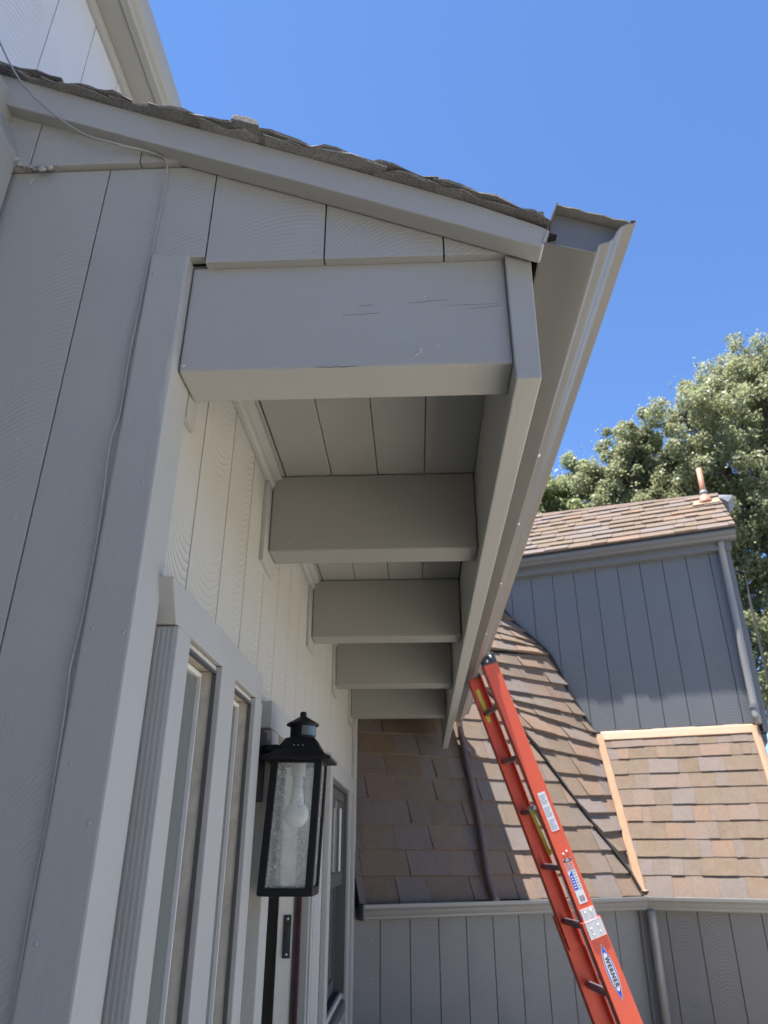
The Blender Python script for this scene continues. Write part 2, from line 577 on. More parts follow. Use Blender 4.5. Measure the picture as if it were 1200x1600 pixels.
gp = 0.0022
def gtop(x):
    return rake_low(x) + 0.03
gable_board([(-1.10, GZ), (-0.7963, GZ), (-0.7963, 1.212), (-1.10, 1.212)])
gable_board([(-0.7937, GZ), (-0.5823, GZ), (-0.5823, 1.212), (-0.7937, 1.212)])
gable_board([(-0.5797, GZ), (-0.466, GZ), (-0.466, 0.977), (-0.3683, 0.977), (-0.3683, 1.212), (-0.5797, 1.212)])
for x0, x1 in ((-0.3657, -0.1513), (-0.1487, 0.0647), (0.0673, 0.236)):
    gable_board([(x0, 0.963), (x1, 0.963), (x1, max(0.968, gtop(x1))), (x0, gtop(x0))])
for x0, x1 in ((-1.10, -0.7403), (-0.7377, -0.5203), (-0.5177, -0.368)):
    gable_board([(x0, 1.2165), (x1, 1.2165), (x1, gtop(x1)), (x0, gtop(x0))], 0.958, 0.985)
# corner post
post = box("corner_post", -0.463, -0.394, 0.960, 1.055, GZ, 0.976, M['trim_v'], house, 0.004)

# --- rake board along the gable
bm = bm_new()
xs = [-1.15, -0.95, -0.773, -0.6, -0.45, -0.3, -0.157, 0.0, 0.12, 0.232]
outl = [V((x, 0.930, rake_low(x))) for x in xs] + [V((0.248, 0.930, 0.972))] + [V((x, 0.930, rake_top(x) )) for x in reversed(xs)]
add_prism(bm, outl, V((0, 0.038, 0)))
put("rake_board", bm, M['trim_y'], house, bevel=0.003)

# --- entry wall (faces +x), boards with openings
ew = bm_new()
OPEN = [(1.11, 1.71, -0.80, 0.345), (1.955, 2.86, GZ, 0.315), (3.50, 4.36, -0.66, 0.30)]
def rects_minus(y0, y1, z0, z1, holes):
    rs = [(y0, y1, z0, z1)]
    for (hy0, hy1, hz0, hz1) in holes:
        out = []
        for (a, b, c, d) in rs:
            if hy1 <= a or hy0 >= b or hz1 <= c or hz0 >= d:
                out.append((a, b, c, d))
                continue
            if hz1 < d:
                out.append((a, b, hz1, d))
            if hz0 > c:
                out.append((a, b, c, hz0))
            if hy0 > a:
                out.append((a, hy0, max(c, hz0), min(d, hz1)))
            if hy1 < b:
                out.append((hy1, b, max(c, hz0), min(d, hz1)))
        rs = out
    return [r for r in rs if r[1] - r[0] > 0.004 and r[3] - r[2] > 0.004]
for (a, b, c, d) in rects_minus(1.05, 5.35, GZ, 1.0, OPEN):
    add_box(ew, X_W - 0.06, X_W - 0.012, a, b, c, d)
ewall = put("entry_wall", ew, M['dark'], house)
ys = [1.055] + [1.200 + 0.2085 * k for k in range(20)]
for a, b in zip(ys, ys[1:]):
    if a > 5.3:
        break
    for (p, q, r, s) in rects_minus(a + 0.0030, min(b, 5.30) - 0.0030, GZ, 0.967, OPEN):
        bm = bm_new()
        add_box(bm, X_W - 0.013, X_W, p, q, r, s)
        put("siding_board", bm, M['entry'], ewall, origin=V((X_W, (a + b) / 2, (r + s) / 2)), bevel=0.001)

# frieze where wall meets soffit
bm = bm_new()
add_prism(bm, [V((X_W + 0.001, 1.10, z)) if x == 0 else V((X_W + 0.001 + x, 1.10, z)) for x, z in ((0, 0.927), (0.012, 0.927), (0.018, 0.936), (0.018, 0.951), (0.036, 0.957), (0.036, 0.9665), (0, 0.9665))], V((0, 4.2, 0)))
put("frieze", bm, M['trim_y'], house, bevel=0.001)

# --- soffit planks
jx = [-0.370, -0.358, -0.2265, -0.095, 0.038, 0.171]
for a, b in zip(jx, jx[1:]):
    if b - a < 0.05:
        continue
    bm = bm_new()
    vs = add_box(bm, a + 0.0008, b - 0.0008 + (0.02 if b > 0.15 else 0), 1.0, FAR, 0.968, 0.986)
    put("soffit_plank", bm, M['soffit'], house, bevel=0.0032)
box("soffit_plank", -0.42, -0.361, 1.0, FAR, 0.968, 0.986, M['soffit'], house, 0.002)
box("soffit_backing", -0.41, 0.20, 0.99, FAR, 0.9865, 0.996, M['dark'], house, 0)

# --- beams and their trims
BE = [(0.987, 1.080), (1.800, 1.898), (2.676, 2.772), (3.556, 3.662), (4.460, 4.572)]
for i, (y0, y1) in enumerate(BE):
    x1 = 0.174 + 0.5 * skew(y0)
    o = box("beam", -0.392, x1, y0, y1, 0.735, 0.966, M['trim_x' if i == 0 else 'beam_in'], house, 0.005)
    if i == 0:
        o['label'] = "outermost beam with cracked paint across the gable"
    bm = bm_new()
    t0, t1 = (y0 - 0.053, y1 + 0.008) if i else (y0 + 0.071, y1 + 0.030)
    add_box(bm, X_W, -0.3935, t0, t1, 0.690, 0.925)
    put("beam_trim", bm, M['trim_v'], o, bevel=0.002)

rr = random.Random(5)
# checks in the front face of the outermost beam
fb_ = [o_ for o_ in house.children if o_.name.startswith("beam")][0]
for (x0, z0, x1, z1, h_) in ((0.000, 0.869, 0.072, 0.876, 0.0011), (-0.116, 0.846, -0.050, 0.850, 0.0009), (-0.088, 0.866, -0.062, 0.869, 0.0016), (0.060, 0.861, 0.158, 0.864, 0.0008),
                             (-0.160, 0.737, -0.085, 0.7375, 0.0014), (0.10, 0.853, 0.165, 0.858, 0.0009)):
    bm = bm_new()
    pts_u, pts_l = [], []
    for k_ in range(9):
        f_ = k_ / 8
        xx, zz = x0 + (x1 - x0) * f_, z0 + (z1 - z0) * f_ + rr.uniform(-0.0008, 0.0008)
        hh_ = h_ * math.sin(math.pi * f_) * rr.uniform(0.5, 1.1)
        pts_u.append(V((xx, 0.9866, zz + hh_ / 2 + 0.0001))); pts_l.append(V((xx, 0.9866, zz - hh_ / 2 - 0.0001)))
    add_prism(bm, pts_u + pts_l[::-1], V((0, 0.002, 0)))
    put("crack", bm, M['lead'], fb_)
def nails(parent, pts, mat, nrm):
    for p_ in pts:
        bm = bm_new()
        bmesh.ops.create_uvsphere(bm, u_segments=10, v_segments=6, radius=0.0028, matrix=Matrix.Translation(p_) @ Matrix.Diagonal((1, 0.35, 1, 1) if nrm == 'y' else (0.35, 1, 1, 1)))
        put("nail", bm, mat, parent, smooth=True)
nails(post, [(-0.452, 0.9598, 0.93), (-0.410, 0.9598, 0.932), (-0.450, 0.9598, 0.52), (-0.412, 0.9598, 0.51), (-0.450, 0.9598, 0.28), (-0.405, 0.9598, 0.275), (-0.447, 0.9598, 0.10), (-0.410, 0.9598, 0.03), (-0.45, 0.9598, -0.10)], M['trim_v'], 'y')
nails(gw, [(-0.60, 0.9698, 0.88), (-0.565, 0.9698, 0.90), (-0.715, 0.9698, 0.62), (-0.61, 0.9698, 0.40), (-0.38, 0.9698, 1.02), (-0.345, 0.9698, 0.985), (-0.17, 0.9698, 0.98), (0.045, 0.9698, 0.975), (-0.13, 0.9698, 1.05)], M['gable'], 'y')
# --- fascia
bm = bm_new()
def fas(x, y):
    return x + skew(y) * 0.9
f0, f1 = 0.975, FAR + 0.02
pts = []
for y in (f0, f1):
    pts.append([V((fas(0.174, y), y, 0.695)), V((fas(0.216, y), y, 0.695)), V((fas(0.220, y), y, 0.958)), V((fas(0.174, y), y, 0.962))])
vs = [[bm.verts.new(p) for p in ring] for ring in pts]
bm.faces.new(vs[0]); bm.faces.new(list(reversed(vs[1])))
for k in range(4):
    bm.faces.new((vs[0][k], vs[0][(k + 1) % 4], vs[1][(k + 1) % 4], vs[1][k]))
put("fascia", bm, M['trim_y'], house, bevel=0.003)
# blocking between fascia top and roof deck
bm = bm_new()
add_box(bm, 0.178, 0.236, 0.985, FAR, 0.963, 0.985)
put("eave_blocking", bm, M['dark'], house)

# --- porch gutter, open at this end, with a cover strip over it
GP = [(0.267, 1.039), (0.231, 0.946), (0.2325, 0.9435), (0.3195, 0.9165), (0.3225, 0.917), (0.3275, 0.932), (0.334, 0.9365), (0.347, 0.940), (0.356, 0.949), (0.363, 0.9625), (0.371, 0.973), (0.381, 0.9785), (0.393, 0.981), (0.3975, 0.984), (0.397, 0.989), (0.389, 0.990)]
def gutter_run(prof, y0, y1, th=0.0022, steps=26, dents=0.0):
    bm = bm_new()
    n = len(prof)
    nor = []
    for i in range(n):
        a = V(prof[max(0, i - 1)]); b = V(prof[min(n - 1, i + 1)])
        tdir = (b - a).normalized()
        nor.append(V((-tdir.y, tdir.x)))     # inward side
    rings = []
    for s in range(steps + 1):
        y = y0 + (y1 - y0) * s / steps
        wob = dents * math.sin(s * 1.7) if s else 0
        out = [bm.verts.new((p[0] + skew(y) + wob * 0.6, y, p[1] + wob)) for p in prof]
        inn = [bm.verts.new((p[0] + q.x * th + skew(y) + wob * 0.6, y, p[1] + q.y * th + wob)) for p, q in zip(prof, nor)]
        rings.append((out, inn))
    for (o0, i0), (o1, i1) in zip(rings, rings[1:]):
        for k in range(n - 1):
            bm.faces.new((o0[k], o0[k + 1], o1[k + 1], o1[k]))
            bm.faces.new((i0[k], i1[k], i1[k + 1], i0[k + 1]))
        for k in (0, n - 1):
            bm.faces.new((o0[k], o1[k], i1[k], i0[k]))
    for (o, i) in (rings[0], rings[-1]):
        for k in range(n - 1):
            bm.faces.new((o[k], o[k + 1], i[k + 1], i[k]))
    return bm
gut = put("porch_gutter", gutter_run(GP, 0.930, 5.90, dents=0.0008), M['gutter'], house, smooth=False)
for p in gut.data.polygons:
    p.use_smooth = True
md = gut.modifiers.new("edges", 'EDGE_SPLIT'); md.split_angle = math.radians(38)
for (yy_, rz_) in ((1.62, 0.0), (2.05, 0.001), (2.6, 0.0), (3.3, 0.0)):
    bm = bm_new()
    bmesh.ops.create_icosphere(bm, subdivisions=2, radius=0.0045, matrix=Matrix.Translation((0.324 + skew(yy_), yy_, 0.9155 + rz_)) @ Matrix.Diagonal((1, 1.8, 0.7, 1)))
    put("paint_blob", bm, M['label_w'], gut, smooth=True)
# rust-stained cover over the trough
bm = bm_new()
N = 14
rows = []
for j in range(28):
    y = 0.935 + (5.88 - 0.935) * j / 27
    rows.append([bm.verts.new((0.269 + (0.388 - 0.269) * k / N + skew(y), y + (0.0012 * math.sin(k * 1.3) if j == 0 else 0), 1.037 - 0.048 * k / N + 0.0005 * math.sin(k * 2.1 + j * 1.7))) for k in range(N + 1)])
for a, b in zip(rows, rows[1:]):
    for k in range(N):
        bm.faces.new((a[k], a[k + 1], b[k + 1], b[k]))
r = bmesh.ops.extrude_face_region(bm, geom=list(bm.faces))
for v in [v for v in r['geom'] if isinstance(v, bmesh.types.BMVert)]:
    v.co.z += 0.003
put("gutter_cover", bm, M['soffit'], gut)
# far end cap
bm = bm_new()
add_prism(bm, [V((x + skew(5.9), 5.901, z)) for x, z in GP], V((0, 0.003, 0)))
put("end_cap", bm, M['gutter'], gut)
# cap set a little way inside the near end
bm = bm_new()
add_prism(bm, [V((x, 0.953, z)) for x, z in ((0.2665, 1.034), (0.2345, 0.947), (0.3205, 0.9195), (0.3255, 0.9345), (0.346, 0.943), (0.361, 0.964), (0.370, 0.9755), (0.386, 0.983), (0.384, 0.9865))], V((0, 0.002, 0)))
put("end_cap", bm, M['gutter'], gut)

# --- porch roof deck and shingles
roof = bm_new()
top = [(-1.15, 1.605), (0.262, 0.985)]
prof = [V((-1.15, 0.940, 1.545)), V((-0.247, 0.940, 1.190)), V((0.235, 0.940, 0.965)), V((0.262, 0.940, 0.971)), V((-0.247, 0.940, 1.203)), V((-1.15, 0.940, 1.596))]
add_prism(roof, prof, V((0, 5.7, 0)))
pr = put("porch_roof", roof, M['dark'], house)
edge = [(-1.15, 1.607), (-0.835, 1.472), (-0.551, 1.343), (-0.247, 1.216), (0.104, 1.061), (0.262, 0.984)]
def ez(x):
    return float(np.interp(x, [p[0] for p in edge], [p[1] for p in edge])) - 0.010
rr = random.Random(9)
x = 0.252
k = 0
while x > -1.1:
    ex = 0.145
    for layer in (0, 1):
        xl = x - ex - rr.uniform(0.02, 0.12)
        xr = x - rr.uniform(-0.006, 0.012) - layer * rr.uniform(0.01, 0.06)
        yf = 0.908 + rr.uniform(-0.008, 0.008) + layer * 0.004
        th = rr.uniform(0.0028, 0.0044)
        lift0 = 0.001 + layer * 0.0060 + rr.uniform(0, 0.0015)
        bm = bm_new()
        nseg = 7
        ringT, ringB = [], []
        for j in range(nseg + 1):
            xx = xl + (xr - xl) * j / nseg
            l = (lift0 + 0.005 * (j / nseg) - 0.003) + rr.uniform(-0.0016, 0.0022)
            yj = yf + rr.uniform(-0.006, 0.007)
            zb = ez(xx) + l
            ringB.append((xx, yj, zb)); ringT.append((xx, yj + rr.uniform(-0.003, 0.003), zb + th + rr.uniform(-0.0015, 0.0025)))
        fb = [bm.verts.new(p) for p in ringB]; ft = [bm.verts.new(p) for p in ringT]
        rb = [bm.verts.new((p[0], 1.22, p[2])) for p in ringB]; rtp = [bm.verts.new((p[0], 1.22, p[2])) for p in ringT]
        for j in range(nseg):
            bm.faces.new((fb[j], fb[j + 1], ft[j + 1], ft[j]))
            bm.faces.new((ft[j], ft[j + 1], rtp[j + 1], rtp[j]))
            bm.faces.new((fb[j], rb[j], rb[j + 1], fb[j + 1]))
            bm.faces.new((rb[j], rtp[j], rtp[j + 1], rb[j + 1]))
        for j in (0, nseg):
            bm.faces.new((fb[j], ft[j], rtp[j], rb[j]))
        put("shingle", bm, M['shingle_old'], pr)
    x -= ex
    k += 1
# one shingle edge that has curled up
bm = bm_new()
outl = [(-0.327, 0.006), (-0.325, 0.022), (-0.320, 0.030), (-0.311, 0.034), (-0.302, 0.031), (-0.296, 0.035), (-0.288, 0.034), (-0.279, 0.030), (-0.274, 0.024), (-0.272, 0.006)]
add_prism(bm, [V((x_, 0.893, ez(x_) + z_ * 0.62)) for x_, z_ in outl], V((0, 0.20, 0)))
put("shingle", bm, M['shingle_old'], pr, bevel=0.002)
# rest of the roof surface in courses (out of sight from below)
bm = bm_new()
x = 0.275
while x > -1.15:
    a, b = V((x, 1.22, ez(x) + 0.014)), V((x - 0.145, 1.22, ez(x - 0.145) + 0.007))
    add_prism(bm, [a, b, b - V((0, 0, 0.012)), a - V((0, 0, 0.014))], V((0, 5.4, 0)))
    x -= 0.146
o = put("shingle_courses", bm, M['shingle_old'], pr)
o['kind'] = 'stuff'

# --- upper storey behind the porch roof: wall x = -1.15, soffit, gutter, roof
uw_ = box("upper_wall", -1.60, -1.172, -3.4, 6.0, 1.0, 2.838, M['dark'], house, 0)
yy = 1.400 - 0.2145 * 22
while yy < 6.0:
    box("siding_board", -1.171, -1.150, yy + 0.002, yy + 0.2125, 1.10, 2.838, M['white_wall'], uw_, 0.001)
    yy += 0.2145
box("upper_frieze", -1.1495, -1.131, -3.4, 6.0, 2.792, 2.838, M['trim_y'], house, 0.002)
box("upper_soffit", -1.60, -1.045, -3.5, 6.1, 2.840, 2.858, M['soffit'], house, 0.002)
bm = bm_new()
UG = [(-1.044, 2.836), (-1.0405, 2.832), (-1.014, 2.832), (-1.005, 2.842), (-0.992, 2.848), (-0.980, 2.862), (-0.972, 2.884), (-0.968, 2.915), (-0.966, 2.925), (-0.974, 2.927), (-1.044, 2.927)]
add_prism(bm, [V((x_, -3.5, z_)) for x_, z_ in UG], V((0, 9.6, 0)))
ug = put("upper_gutter", bm, M['soffit'], house)
bm = bm_new()
add_prism(bm, [V((-0.985, -3.52, 2.93)), V((-0.985, -3.52, 2.95)), V((-3.2, -3.52, 3.95)), V((-3.2, -3.52, 3.90))], V((0, 9.65, 0)))
put("upper_roof", bm, M['shingle_old'], house)
# return wall on the left that runs towards the camera
bm = bm_new()
add_prism(bm, [V((-1.149, -3.4, GZ)), V((-0.767, -3.4, GZ)), V((-0.767, -3.4, 1.245)), V((-0.800, -3.4, 1.318)), V((-0.809, -3.4, 1.322)), V((-0.806, -3.4, 1.405)), V((-1.149, -3.4, 1.44))], V((0, 4.357, 0)))
bmesh.ops.subdivide_edges(bm, edges=[e for e in bm.edges if abs(e.verts[0].co.y - e.verts[1].co.y) > 0.5], cuts=130)
for v in bm.verts:
    if v.co.z > 0 and v.co.x > -1.0:
        v.co += V((rr.uniform(-0.003, 0.003), 0, rr.uniform(-0.005, 0.005)))
put("return_wall", bm, M['stucco'], house, bevel=0.0)
# unseen wall added behind the camera to block low sky light
box("sky_blocker_wall", -1.15, 14.0, -9.4, -9.1, GZ, 3.6, M['wing'], house, 0)
# lumpy sealant where the return wall meets the ledge
bm = bm_new()
for j in range(9):
    c = V((-0.768 + j * 0.009 + rr.uniform(-0.004, 0.004), 0.955 + rr.uniform(-0.004, 0.003), 1.213 - j * 0.0012 + (0.028 if j < 2 else 0) * rr.random() + rr.uniform(-0.005, 0.006)))
    bmesh.ops.create_icosphere(bm, subdivisions=2, radius=rr.uniform(0.003, 0.0075), matrix=Matrix.Translation(c) @ Matrix.Diagonal((1.5, 0.8, rr.uniform(0.6, 1.2), 1)))
for v in bm.verts:
    v.co += V((rr.uniform(-1, 1), rr.uniform(-1, 1), rr.uniform(-1, 1))) * 0.0012
put("sealant_bead", bm, M['trim_v'], house, smooth=True)

# --- window by the corner (two lights)
def window(name):
    return name
win = bm_new()
add_box(win, -0.55, -0.455, 1.08, 1.745, -0.90, 0.34)
wn = put("window", win, M['dark'], house)
XT = -0.370
bm = bm_new()
add_prism(bm, [V((XT, 1.072, 0.3195)), V((XT, 1.747, 0.3195)), V((XT, 1.743, 0.384)), V((XT, 1.034, 0.384))], V((X_W - XT + 0.0005, 0, 0)))
put("header_casing", bm, M['trim_y'], wn, bevel=0.002)
for a, b in ((1.079, 1.146), (1.356, 1.465), (1.668, 1.746)):
    bm = bm_new()
    add_box(bm, X_W + 0.0005, XT + 0.003, a, b, -0.98, 0.318)
    put("casing", bm, M['trim_v'], wn, bevel=0.0025)
    if a < 1.1:
        for q in range(4):   # flutes on the edge of the casing
            bm = bm_new()
            add_box(bm, X_W + 0.0045 + q * 0.0078, X_W + 0.0085 + q * 0.0078, a - 0.0012, a - 0.0001, -0.98, 0.316)
            put("casing_bead", bm, M['trim_v'], wn, bevel=0.0006)
box("sill", X_W + 0.0005, XT + 0.02, 1.05, 1.77, -1.02, -0.983, M['trim_y'], wn, 0.004)
for (a, b) in ((1.146, 1.356), (1.465, 1.668)):
    # dusty jamb lining on the far side, head and near side
    box("jamb", -0.4235, -0.379, b - 0.012, b - 0.0005, -0.97, 0.3055, M['dusty'], wn, 0.001)
    box("jamb", -0.4235, -0.379, a + 0.0005, a + 0.012, -0.97, 0.3055, M['dusty'], wn, 0.001)
    box("jamb", -0.4235, -0.379, a + 0.0005, b - 0.0005, 0.306, 0.3175, M['dusty'], wn, 0.001)
    # stepped stop between casing and jamb
    bm = bm_new()
    for (c0, c1, d0, d1) in ((b - 0.0152, b - 0.0125, -0.97, 0.3), (a + 0.0125, a + 0.0152, -0.97, 0.3)):
        add_box(bm, -0.3820, -0.3735, c0, c1, d0, d1)
    add_box(bm, -0.3820, -0.3735, a + 0.0125, b - 0.0125, 0.3000, 0.3055)
    put("stop", bm, M['sash'], wn, bevel=0.001)
    fr = bm_new()
    for (c0, c1, d0, d1) in ((a + 0.015, a + 0.022, -0.96, 0.300), (b - 0.022, b - 0.015, -0.96, 0.300), (a + 0.022, b - 0.022, 0.292, 0.300)):
        add_box(fr, -0.4165, -0.4005, c0, c1, d0, d1)
    put("frame", fr, M['alu'], wn, bevel=0.0015)
    box("glass_pane", -0.4120, -0.4080, a + 0.0175, b - 0.0175, -0.96, 0.296, M['glass'], wn, 0)

# --- door
dr = bm_new()
add_box(dr, -1.6, -1.55, 1.6, 3.4, GZ, 0.5)          # dark wall of the room behind
add_box(dr, -1.55, -0.47, 3.30, 3.34, GZ, 0.5)
add_box(dr, -1.55, -0.47, 1.60, 1.64, GZ, 0.5)
add_box(dr, -1.55, -0.47, 1.64, 3.30, 0.40, 0.44)
door = put("doorway", dr, M['room'], house)
XD = -0.366
box("header_casing", -0.4045, XD, 1.862, 3.02, 0.280, 0.347, M['trim_y'], door, 0.003)
box("casing", -0.4045, XD, 1.885, 1.975, GZ, 0.279, M['trim_v'], door, 0.003)
box("casing", -0.4045, XD - 0.008, 2.905, 3.06, GZ, 0.279, M['trim_v'], door, 0.003)
# far jamb, seen face on: cream with the strike plate, then weatherstrip and grey moulding
jm = box("jamb", -0.492, -0.436, 2.850, 2.880, GZ, 0.30, M['cream'], door, 0.002)
bm = bm_new()
add_box(bm, -0.470, -0.444, 2.8455, 2.8505, -0.335, -0.205)
add_box(bm, -0.463, -0.452, 2.8435, 2.8460, -0.295, -0.245)
put("strike_plate", bm, M['strike'], jm, bevel=0.0008)
bm = bm_new()
for zz in (-0.217, -0.323):
    bmesh.ops.create_uvsphere(bm, u_segments=10, v_segments=6, radius=0.005, matrix=Matrix.Translation((-0.457, 2.8455, zz)) @ Matrix.Diagonal((1, 0.4, 1, 1)))
put("screw", bm, M['steel'], jm, smooth=True)
box("weatherstrip", -0.436, -0.424, 2.846, 2.880, GZ, 0.30, M['sash'], door, 0.001)
box("weatherstrip", -0.424, -0.412, 2.842, 2.880, GZ, 0.30, M['maroon'], door, 0.001)
box("brick_mould", -0.412, -0.384, 2.852, 2.904, GZ, 0.279, M['trim_v'], door, 0.003)
box("brick_mould", -0.384, -0.376, 2.868, 2.904, GZ, 0.279, M['trim_v'], door, 0.002)
box("jamb", -0.492, -0.412, 1.976, 2.000, GZ, 0.30, M['cream'], door, 0.002)
box("jamb", -0.492, -0.412, 2.000, 2.850, 0.285, 0.312, M['cream'], door, 0.002)

# --- far window (double hung)
fwn = bm_new()
add_box(fwn, -0.60, -0.56, 3.42, 4.44, -0.75, 0.36)
fw_ = put("window", fwn, M['dark'], house)
fw_['label'] = "far double-hung window with dark sashes near the inside corner"
XF = -0.380
box("header_casing", -0.4045, XF, 3.37, 4.60, 0.302, 0.392, M['trim_y'], fw_, 0.003)
box("casing", -0.4045, XF, 3.37, 3.468, GZ + 0.35, 0.3015, M['trim_v'], fw_, 0.003)
box("casing", -0.4045, XF, 4.372, 4.47, GZ + 0.35, 0.3015, M['trim_v'], fw_, 0.003)
box("frame", -0.50, -0.392, 4.352, 4.371, -0.665, 0.301, M['sash'], fw_, 0.002)
box("frame", -0.50, -0.392, 3.469, 3.485, -0.665, 0.301, M['sash'], fw_, 0.002)
box("frame", -0.50, -0.392, 3.485, 4.352, 0.283, 0.301, M['sash'], fw_, 0.002)
for (x0, x1, za, zb) in ((-0.436, -0.412, -0.165, 0.282), (-0.470, -0.446, -0.655, -0.135)):
    s = bm_new()
    for (c0, c1, d0, d1) in ((3.486, 3.535, za, zb), (4.302, 4.351, za, zb), (3.535, 4.302, zb - 0.045, zb), (3.535, 4.302, za, za + 0.06)):
        add_box(s, x0, x1, c0, c1, d0, d1)
    sash = put("sash", s, M['sash'], fw_, bevel=0.002)
    box("glass_pane", (x0 + x1) / 2 - 0.003, (x0 + x1) / 2 + 0.003, 3.530, 4.306, za + 0.05, zb - 0.04, M['glass'], sash, 0)
box("screen_rail", -0.411, -0.402, 4.10, 4.125, -0.10, 0.20, M['alu'], fw_, 0.002)
bm = bm_new()
add_prism(bm, [V((-0.50, 3.487, -0.657)), V((-0.50, 3.487, -0.69)), V((-0.384, 3.487, -0.735)), V((-0.384, 3.487, -0.690))], V((0, 0.863, 0)))
put("sill", bm, M['sash'], fw_, bevel=0.003)
# corner board where the two walls meet
box("corner_board", -0.4045, -0.385, 4.74, 4.86, GZ, 0.90, M['trim_v'], house, 0.003)

# --- cobwebs caught on the beam and siding
def cobweb(c, n, size, nrm):
    bm = bm_new()
    p = V(c)
    for q in range(n):
        a = V((rr.uniform(-1, 1), nrm * rr.uniform(0.1, 0.4), rr.uniform(-1, 1))).normalized() * size * rr.uniform(0.5, 1)
        b = V((rr.uniform(-1, 1), nrm * 0.2, rr.uniform(-1, 1))).normalized() * size * 0.4
        add_tube(bm, [p, p + a * 0.5 + b * 0.3, p + a], [0.0005, 0.0007, 0.0003], 5)
    put("cobweb", bm, M['web'], house)
cobweb((0.020, 0.985, 0.760), 4, 0.016, -1)
cobweb((0.030, 0.985, 0.880), 2, 0.006, -1)
cobweb((-0.381, 0.985, 0.745), 4, 0.010, -1)
cobweb((-0.735, 0.967, 1.185), 4, 0.016, -1)
cobweb((0.222, 0.965, 0.962), 5, 0.020, -1)
cobweb((-0.02, 0.985, 0.77), 2, 0.008, -1)

# ------------------------------------------------------------------ wall lantern
lam = thing("wall_lantern", "black square wall lantern with seeded glass and a white bulb by the door", "wall lamp", (-0.39, 1.83, 0.19))
bm = bm_new(); add_box(bm, -0.4045, -0.376, 1.772, 1.872, 0.105, 0.268)
put("back_plate", bm, M['black'], lam, bevel=0.004)
LC = V((-0.296, 1.862, 0.0))
TILT = 0.045
def lx(z):
    return LC.x + TILT * z * 1.0
bm = bm_new()
add_tube(bm, [(-0.378, 1.82, 0.222), (-0.345, 1.835, 0.226), (lx(0.22) - 0.02, 1.855, 0.222)], 0.010, 12)
put("arm", bm, M['black'], lam, smooth=True)
hb, ht, hz = 0.0625, 0.0610, 0.0
ZB, ZT = -0.092, 0.205
fr = bm_new()
def lbar(p, q, r):
    d = (q - p)
    a = V((1, 0, 0)) if abs(d.x) < abs(d.z) or abs(d.y) > abs(d.x) else V((0, 1, 0))
    d = d.normalized()
    a = (a - d * a.dot(d)).normalized()
    b = d.cross(a)
    add_obox(fr, p, a, b, q - p, (-r, r), (-r, r), (0, 1))
rb = 0.0085
def lcor(sx, sy, z):
    h = hb + (ht - hb) * (z - ZB) / (ZT - ZB)
    return V((lx(z) + sx * (h - rb), LC.y + sy * (h - rb), z))
for sx in (-1, 1):
    for sy in (-1, 1):
        lbar(lcor(sx, sy, ZB), lcor(sx, sy, ZT), rb)
put("cage", fr, M['black'], lam, bevel=0.001)
for zz, nm_, hgt in ((ZB + 0.006, "bottom_rail", 0.0085), (ZT - 0.006, "top_rail", 0.0095)):
    fr = bm_new()
    for (a, b) in (((-1, -1), (1, -1)), ((1, -1), (1, 1)), ((1, 1), (-1, 1)), ((-1, 1), (-1, -1))):
        p, q = lcor(a[0], a[1], zz), lcor(b[0], b[1], zz)
        d = (q - p).normalized()
        add_obox(fr, p, d.cross(V((0, 0, 1))), V((0, 0, 1)), q - p, (-rb * 0.98, rb * 0.98), (-hgt, hgt), (0, 1))
    put(nm_, fr, M['black'], lam, bevel=0.001)
for (a, b) in (((-1, -1), (1, -1)), ((1, -1), (1, 1)), ((1, 1), (-1, 1)), ((-1, 1), (-1, -1))):
    bm = bm_new()
    k = 0.93
    pts = [V((lx(z) + s[0] * (hb - rb) * 1.0, LC.y + s[1] * (hb - rb), z)) for s, z in ((a, ZB + 0.012), (b, ZB + 0.012), (b, ZT - 0.012), (a, ZT - 0.012))]
    nrm = V(((a[0] + b[0]) / 2, (a[1] + b[1]) / 2, 0))
    add_prism(bm, pts, nrm * 0.002)
    put("glass_pane", bm, M['seeded'], lam)
# roof: a flared four-sided cap
bm = bm_new()
secs = [(0.083, 0.196), (0.083, 0.203), (0.071, 0.208), (0.054, 0.222), (0.042, 0.240), (0.036, 0.250), (0.031, 0.252)]
rings = []
for h, z in secs:
    rings.append([bm.verts.new((lx(z) + sx * h, LC.y + sy * h, z)) for sx, sy in ((-1, -1), (1, -1), (1, 1), (-1, 1))])
bm.faces.new(rings[0]); bm.faces.new(list(reversed(rings[-1])))
for a, b in zip(rings, rings[1:]):
    for k in range(4):
        bm.faces.new((a[k], a[(k + 1) % 4], b[(k + 1) % 4], b[k]))
put("roof_cap", bm, M['black'], lam, bevel=0.0015)
CC = V((lx(0.25), LC.y, 0))
bm = bm_new()
add_lathe(bm, CC, [(0, 0.250), (0.031, 0.250), (0.031, 0.284), (0, 0.284)])
put("sensor_housing", bm, M['black'], lam, smooth=False)
bm = bm_new()
seg = 16
A0, A1 = math.radians(-85), math.radians(25)
for zz0, zz1 in ((0.258, 0.281),):
    for j in range(seg):
        a, b = A0 + (A1 - A0) * j / seg, A0 + (A1 - A0) * (j + 1) / seg
        add_prism(bm, [CC + V((0.0312 * math.cos(t_), 0.0312 * math.sin(t_), z_)) for t_, z_ in ((a, zz0), (b, zz0), (b, zz1), (a, zz1))], V((math.cos((a + b) / 2), math.sin((a + b) / 2), 0)) * 0.003)
put("sensor_lens", bm, M['sensor'], lam)
bm = bm_new()
add_lathe(bm, CC, [(0, 0.284), (0.040, 0.283), (0.0415, 0.286), (0.039, 0.289), (0.024, 0.297), (0.012, 0.304), (0.0085, 0.306), (0.0085, 0.315), (0.006, 0.318), (0, 0.318)])
